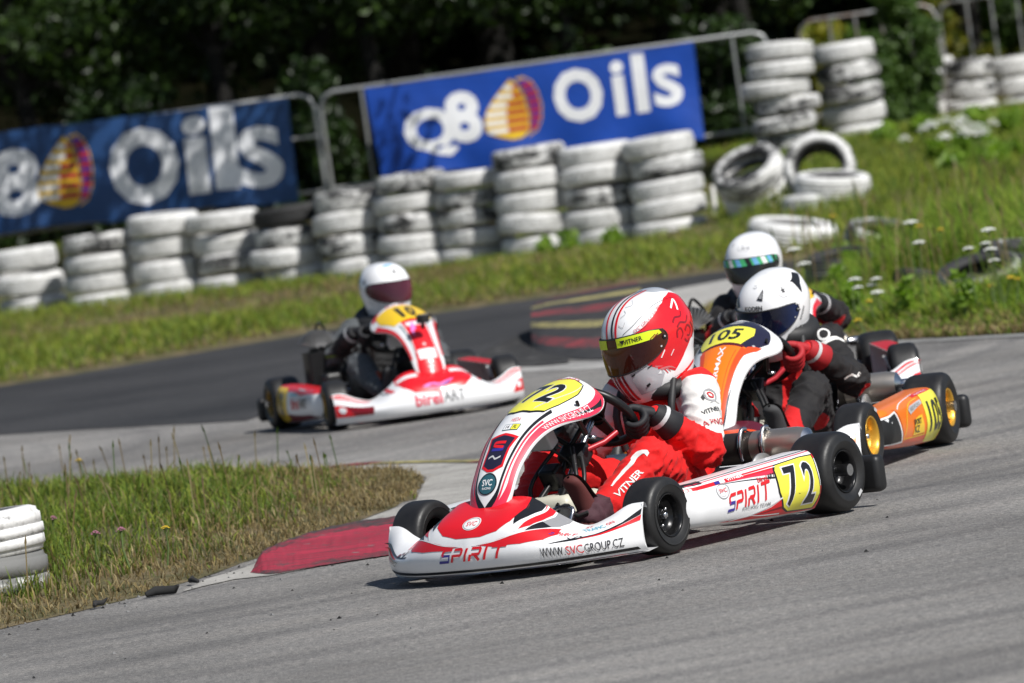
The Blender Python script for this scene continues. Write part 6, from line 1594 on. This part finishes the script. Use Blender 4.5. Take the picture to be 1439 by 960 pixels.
for f in (lambda P: P, mirror):
    pA.append((poly(f(red)), 'A', M_HR, .0008))
    pA.append((poly(f([(.34, -.36), (.70, -.32), (.95, -.44), (1.02, -.62), (.85, -.80), (.34, -.80)])), 'A', M_HW_SHADE, .0009))  # shade on the white chin, put in as a grey-lilac patch
    for q in range(4): pA.append((stripe(f([(.80 + .05 * q, -.36 - .05 * q), (1.0 + .06 * q, -.50 - .02 * q), (1.1 + .08 * q, -.66)]), .05, .012), 'A', [M_HR, M_HPK][q % 2], .0012 + .0002 * q))
    pA.append((poly(f([(1.05, -.80), (1.4, -.66), (1.75, -.50), (2.15, -.22), (2.5, -.10), (2.75, -.2), (2.6, -.45), (2.2, -.62), (1.7, -.80)])), 'A', M_HW, .0013))
    pA.append((stripe(f([(.9, -.92), (1.3, -.86), (1.8, -.78), (2.3, -.64)]), .05), 'A', M_HR, .0013))
    for (x, y, w_, h_) in [(.36, -.42, .08, .030), (.55, -.70, .09, .045), (.70, -.38, .10, .025)]:
        pA.append((poly(f([(x, y), (x + w_, y + .02), (x + w_, y + h_ + .02), (x, y + h_)])), 'A', M_BLKP, .0022))
    pA.append((stripe(f([(1.02, -.30), (1.14, -.17)]), .030), 'A', M_HW, .0018)); pA.append((stripe(f([(1.28, -.36), (1.40, -.26)]), .022), 'A', M_HW, .0018)); pA.append((poly(f([(.86, -.56), (.96, -.52), (.94, -.60)])), 'A', M_HW, .0018))
    # swirling ornament on the side
    for pts in ([(1.62, .32), (1.75, .40), (1.95, .36), (2.05, .44)], [(1.70, .18), (1.85, .24), (2.05, .18), (2.2, .28)], [(1.60, -.05), (1.66, .10), (1.80, .12), (1.84, -.02), (1.74, -.12)], [(1.95, .02), (2.08, .10), (2.2, .0), (2.12, -.12), (2.0, -.10)], [(1.88, -.16), (2.0, -.24), (2.1, -.18)], [(2.25, .12), (2.35, -.05), (2.25, -.2)]):
        pA.append((stripe(f(pts), .05, .028), 'A', M_HDR, .0018))
    pA.append((stripe(f([(1.78, .62), (1.95, .70), (2.08, .72), (1.98, .50)]), .05, .06), 'A', M_HW, .0018))
# long stripes over the crown and round the chin
pA += [(stripe([(.34, .13), (.8, .14), (1.57, .15), (2.3, .15)], .055), 'B', M_HR, .0014), (stripe([(.34, -.13), (.8, -.14), (1.57, -.15), (2.3, -.15)], .055), 'B', M_HR, .0014), (stripe([(.34, .03), (1.57, .03), (2.3, .03)], .05), 'B', M_BLK, .0014), (stripe([(.40, .30), (.62, .52), (1.0, .66), (1.57, .70), (2.1, .66)], .008), 'B', M_BLK, .0014), (stripe([(.37, .42), (.55, .70), (.8, .82)], .008), 'B', M_BLK, .0014),
       (stripe([(-.36, .13), (-.6, .13), (-.9, .12)], .06), 'B', M_HDR, .0016), (stripe([(-.36, -.13), (-.6, -.13), (-.9, -.12)], .06), 'B', M_HDR, .0016), (stripe([(-.36, .0), (-.6, .0), (-.9, .0)], .10), 'B', M_HDR, .0015)]
sh = text_shape('SVC GROUP RACING', .0)
pA.append((([(1.05 + x * .95, .60 + yy * .07 + .42 * x) for x, yy in sh[0]], sh[1]), 'A', M_HPK, .0018))
for pts in ([(.75, .22), (.85, .30), (.92, .24)], [(1.0, .22), (1.1, .34), (1.25, .24)], [(.6, .2), (.55, .3), (.66, .34)]): pA.append((stripe(pts, .014), 'B', M_LGR, .0015))
ys = [(.16, .335), (.5, .335), (.9, .335), (1.12, .30), (1.16, .22), (1.0, .20), (.9, .16), (.5, .16), (.16, .16)]
st72 = [(poly(ys), M_HYEL, .0066), (poly([(-.12, .335), (-.12, .16), (-.5, .16), (-1.0, .20), (-1.16, .22), (-1.12, .30), (-.9, .335)]), M_HYEL, .0066), (txtA('VITNER', .38, .085, .52, .245), M_BLK, .0076), (poly([(.24, .285), (.36, .285), (.30, .20)]), M_BLK, .0078), (stripe([(.86, .17), (1.0, .24)], .02), M_HDR, .0076), (stripe([(.93, .17), (1.07, .24)], .02), M_HDR, .0076)]
helmet(o, Vector((-.287, .005, .652)), (R(-14), R(13), R(2)), H72, M_HW, [q for q in pA if q], V72, st72, scale=(1.10, 1.08, 1.14), spoiler=M_SPOI)

# 105 ----------------------------------------------------------------
BLK_S = (.016, .015, .016)
suit105 = cloth('black_red_overall', BLK_S, [('red', (.68, .014, .016)), ('white', WHT_S)])
def z105(co, J, no):
    r_ = np.maximum.reduce([caps(co, pt(J['hipL'], J['knL'], .55) , pt(J['knL'], J['anL'], .9), .085) - np.maximum(0, (co[:, 1] - (J['knL'][1] - .005)) * 1.2), caps(co, pt(J['hipR'], J['knR'], .5), pt(J['knR'], J['anR'], .9), .085) - np.maximum(0, (-co[:, 1] + J['knR'][1] + .005) * 1.2), caps(co, pt(J['elL'], J['wrL'], .85), J['wrL'], .055), caps(co, (-.26, .05, .42), (-.22, .04, .2), .045), caps(co, pt(J['elL'], J['wrL'], -.05), pt(J['elL'], J['wrL'], .2), .05) - np.maximum(0, (co[:, 2] - J['elL'][2] + .02) * 2), caps(co, (-.36, .13, .47), (-.38, .10, .40), .03)])
    w_ = np.minimum(.006 - np.abs(np.linalg.norm(co - np.array(J['shL']) - np.array([0, 0, .0]), axis=1) - .083), .10 - np.linalg.norm(co - np.array(J['shL']) - np.array([.06, .03, 0]), axis=1))
    return {'red': r_, 'white': w_}
P105 = dict(handL=R(-14), handR=R(190), glove=GL_R, shoe=SH_K, brace_m=M_BRC, brace=1.15, lean=.0, tab=M_RED, elL=(-.19, .29, .295), r=1.0, shL=(-.315, .155, .44), shR=(-.315, -.155, .44))
o, J, bvh = make_person('105', 'driver in black and red overall with white KODEN helmet', suit105, z105, P105)
ua = Vector(J['elL']) - Vector(J['shL'])
on_body(bvh, [(ring(0, 0, .016, .024, 24, 1.3), pt(J['shL'], J['elL'], .08), (-.3, 1, 0), -ua, M_SLW), (stripe([(-.03, 0), (0, .01), (.02, .0), (.035, .012)], .008), pt(J['elL'], J['wrL'], .12), (-.4, 1, 0), (0, 0, 1), M_SLW)], o)
star = lambda x, y, r_: poly([(x + (r_ if i % 2 == 0 else r_ * .4) * math.sin(i * PI / 5), y + (r_ if i % 2 == 0 else r_ * .4) * math.cos(i * PI / 5)) for i in range(10)])
p105 = [(vent(.25, .72, .17), 'A', M_BLK, .002), (vent(.26, .71, .10), 'A', M_GRY, .003), (vent(-.55, .55, .17, -1), 'A', M_BLK, .002), (star(1.0, .72, .10), 'A', M_BLK, .0018), (ring(.98, .68, .17, .18, 28, .8), 'A', M_BLK, .0014), (poly([(1.55, .85), (2.1, .95), (2.3, .75), (1.9, .62), (1.75, .40), (1.65, .62)]), 'A', M_BLK, .0018), (stripe([(-1.6, .8), (-2., .9), (-2.2, .7)], .2), 'A', M_BLK, .0018),
        (([(x * 1.0, y) for x, y in txtA('KODEN', .50, .11, .02, .42, 0, .03)[0]], txtA('KODEN', .50, .11, .02, .42, 0, .03)[1]), 'A', M_BLK, .0016), (txtA('KODEN', .40, .10, 1.45, -.10, .8), 'A', M_BLK, .0016), (stripe([(.9, -.48), (1.12, -.36)], .022), 'A', M_BLK, .0016), (stripe([(.86, -.60), (1.12, -.46)], .022), 'A', M_BLK, .0016), (disc(1.36, .04, .018), 'A', M_BLK, .0016), (stripe([(-.1, .95), (0, .92), (.1, .95)], .012), 'A', M_GRY, .0014), (stripe([(-.06, 1.02), (0, .99), (.06, 1.02)], .012), 'A', M_GRY, .0014)]
for s in (1, -1):
    p105.append((disc(1.20 * s, .28, .03), 'A', M_LGR, .009)); p105.append((disc(1.30 * s, .22, .03), 'A', M_LGR, .009))
helmet(o, Vector((-.285, .0, .590)), (R(-17), R(18), R(-3)), Helmet(), M_HW, p105, V105, None, scale=(1.03, 1.03, 1.03))

# 10 -----------------------------------------------------------------
suit10 = cloth('dark_grey_overall', (.085, .093, .10), [('green', (.16, .36, .02)), ('black', (.012, .012, .013)), ('orange', (.35, .06, .02))])
def z10(co, J, no):
    gl = np.maximum(np.minimum(.005 - np.abs(co[:, 2] - lerp(J['elR'][2], J['wrR'][2], .5) + .035), caps(co, J['elR'], J['wrR'], .065)), .003 - np.abs(np.linalg.norm(co - np.array(J['shR']), axis=1) - .06) - np.maximum(0, co[:, 2] - J['shR'][2] - .03))
    bk = np.maximum(caps(co, (-.30, 0, .50), (-.22, 0, .25), .09), caps(co, pt(J['elR'], J['wrR'], .4), J['wrR'], .05))
    return {'green': gl, 'black': bk, 'orange': np.maximum(caps(co, (-.16, -.10, .26), (-.05, -.16, .27), .04), caps(co, pt(J['knR'], J['anR'], .55), pt(J['knR'], J['anR'], .75), .05) - np.maximum(0, -co[:, 1] - .17) * 3)}
GL_O = (GL_K[0], plastic('glove_orange', (.62, .12, .02), .6, .15), GL_K[2])
P10 = dict(handL=R(0), handR=R(185), glove=GL_O, shoe=SH_K, brace_m=M_BRC, brace=1.25, lean=.07, r=1.0)
o, J, bvh = make_person('10', 'driver in dark grey overall with plain white helmet and red visor', suit10, z10, P10, .95)
p10 = [(vent(.05, .72, .14), 'A', M_BLK, .002), (vent(.85, .62, .13), 'A', M_BLK, .002), (disc(-1.45, .45, .07, .10), 'A', M_BLK, .002), (stripe([(-.1, .50), (.3, .50)], .02), 'A', M_LGR, .0015), (txtA('KODEN', .36, .06, .3, .46), 'A', M_LGR, .0015), (poly([(-.5, .95), (.1, 1.0), (.4, 1.1), (-.2, 1.15)]), 'A', M_SKY, .0008), (stripe([(-1.0, -.42), (-1.3, -.30)], .03), 'A', M_LGR, .0015)]
helmet(o, Vector((-.275, .085, .645)), (R(9), R(4), R(0)), Helmet(), M_HW, p10, V10, None, scale=(1.04, 1.04, 1.04))

# 4 ------------------------------------------------------------------
suit4 = cloth('black_overall_red_elbows', BLK_S, [('red', (.68, .014, .016))])
def z4(co, J, no): return {'red': np.maximum(caps(co, pt(J['shL'], J['elL'], .75), pt(J['elL'], J['wrL'], .3), .06) - np.maximum(0, (co[:, 2] - J['elL'][2]) * 1.5), caps(co, pt(J['shR'], J['elR'], .75), pt(J['elR'], J['wrR'], .3), .06))}
P4 = dict(handL=R(-10), handR=R(195), glove=GL_K, shoe=SH_K, brace_m=M_BRC, brace=1.0, lean=-.02, elL=(-.22, .30, .37), elR=(-.20, -.25, .31))
o, J, bvh = make_person('4', 'rearmost driver in black with white helmet and green blue visor strip', suit4, z4, P4)
st4 = [(poly([(-1.1, .33), (1.1, .33), (1.1, .13), (-1.1, .13)]), M_GRN, .0066)] + [(poly([(x - .09, .33), (x + .05, .33), (x + .12, .13), (x - .02, .13)]), m, .0074) for x, m in [(-.8, M_SKY), (-.45, M_WHT), (-.2, M_SKY), (.1, M_BLK), (.3, M_SKY), (.55, M_WHT), (.75, M_SKY), (.95, M_BLK)]]
helmet(o, Vector((-.285, -.02, .635)), (R(-22), R(6), R(0)), Helmet(), M_HW, [(ring(.05, .66, .27, .285, 32, .38), 'A', M_GRY, .0016), (txtA('Arai', .34, .12, .05, .66, 0, .0, .2), 'A', M_GRY, .0018), (vent(.75, .80, .06), 'A', M_GRY, .002), (vent(-.5, .80, .06), 'A', M_GRY, .002)], V4, st4, scale=(.98, .98, 1.0))
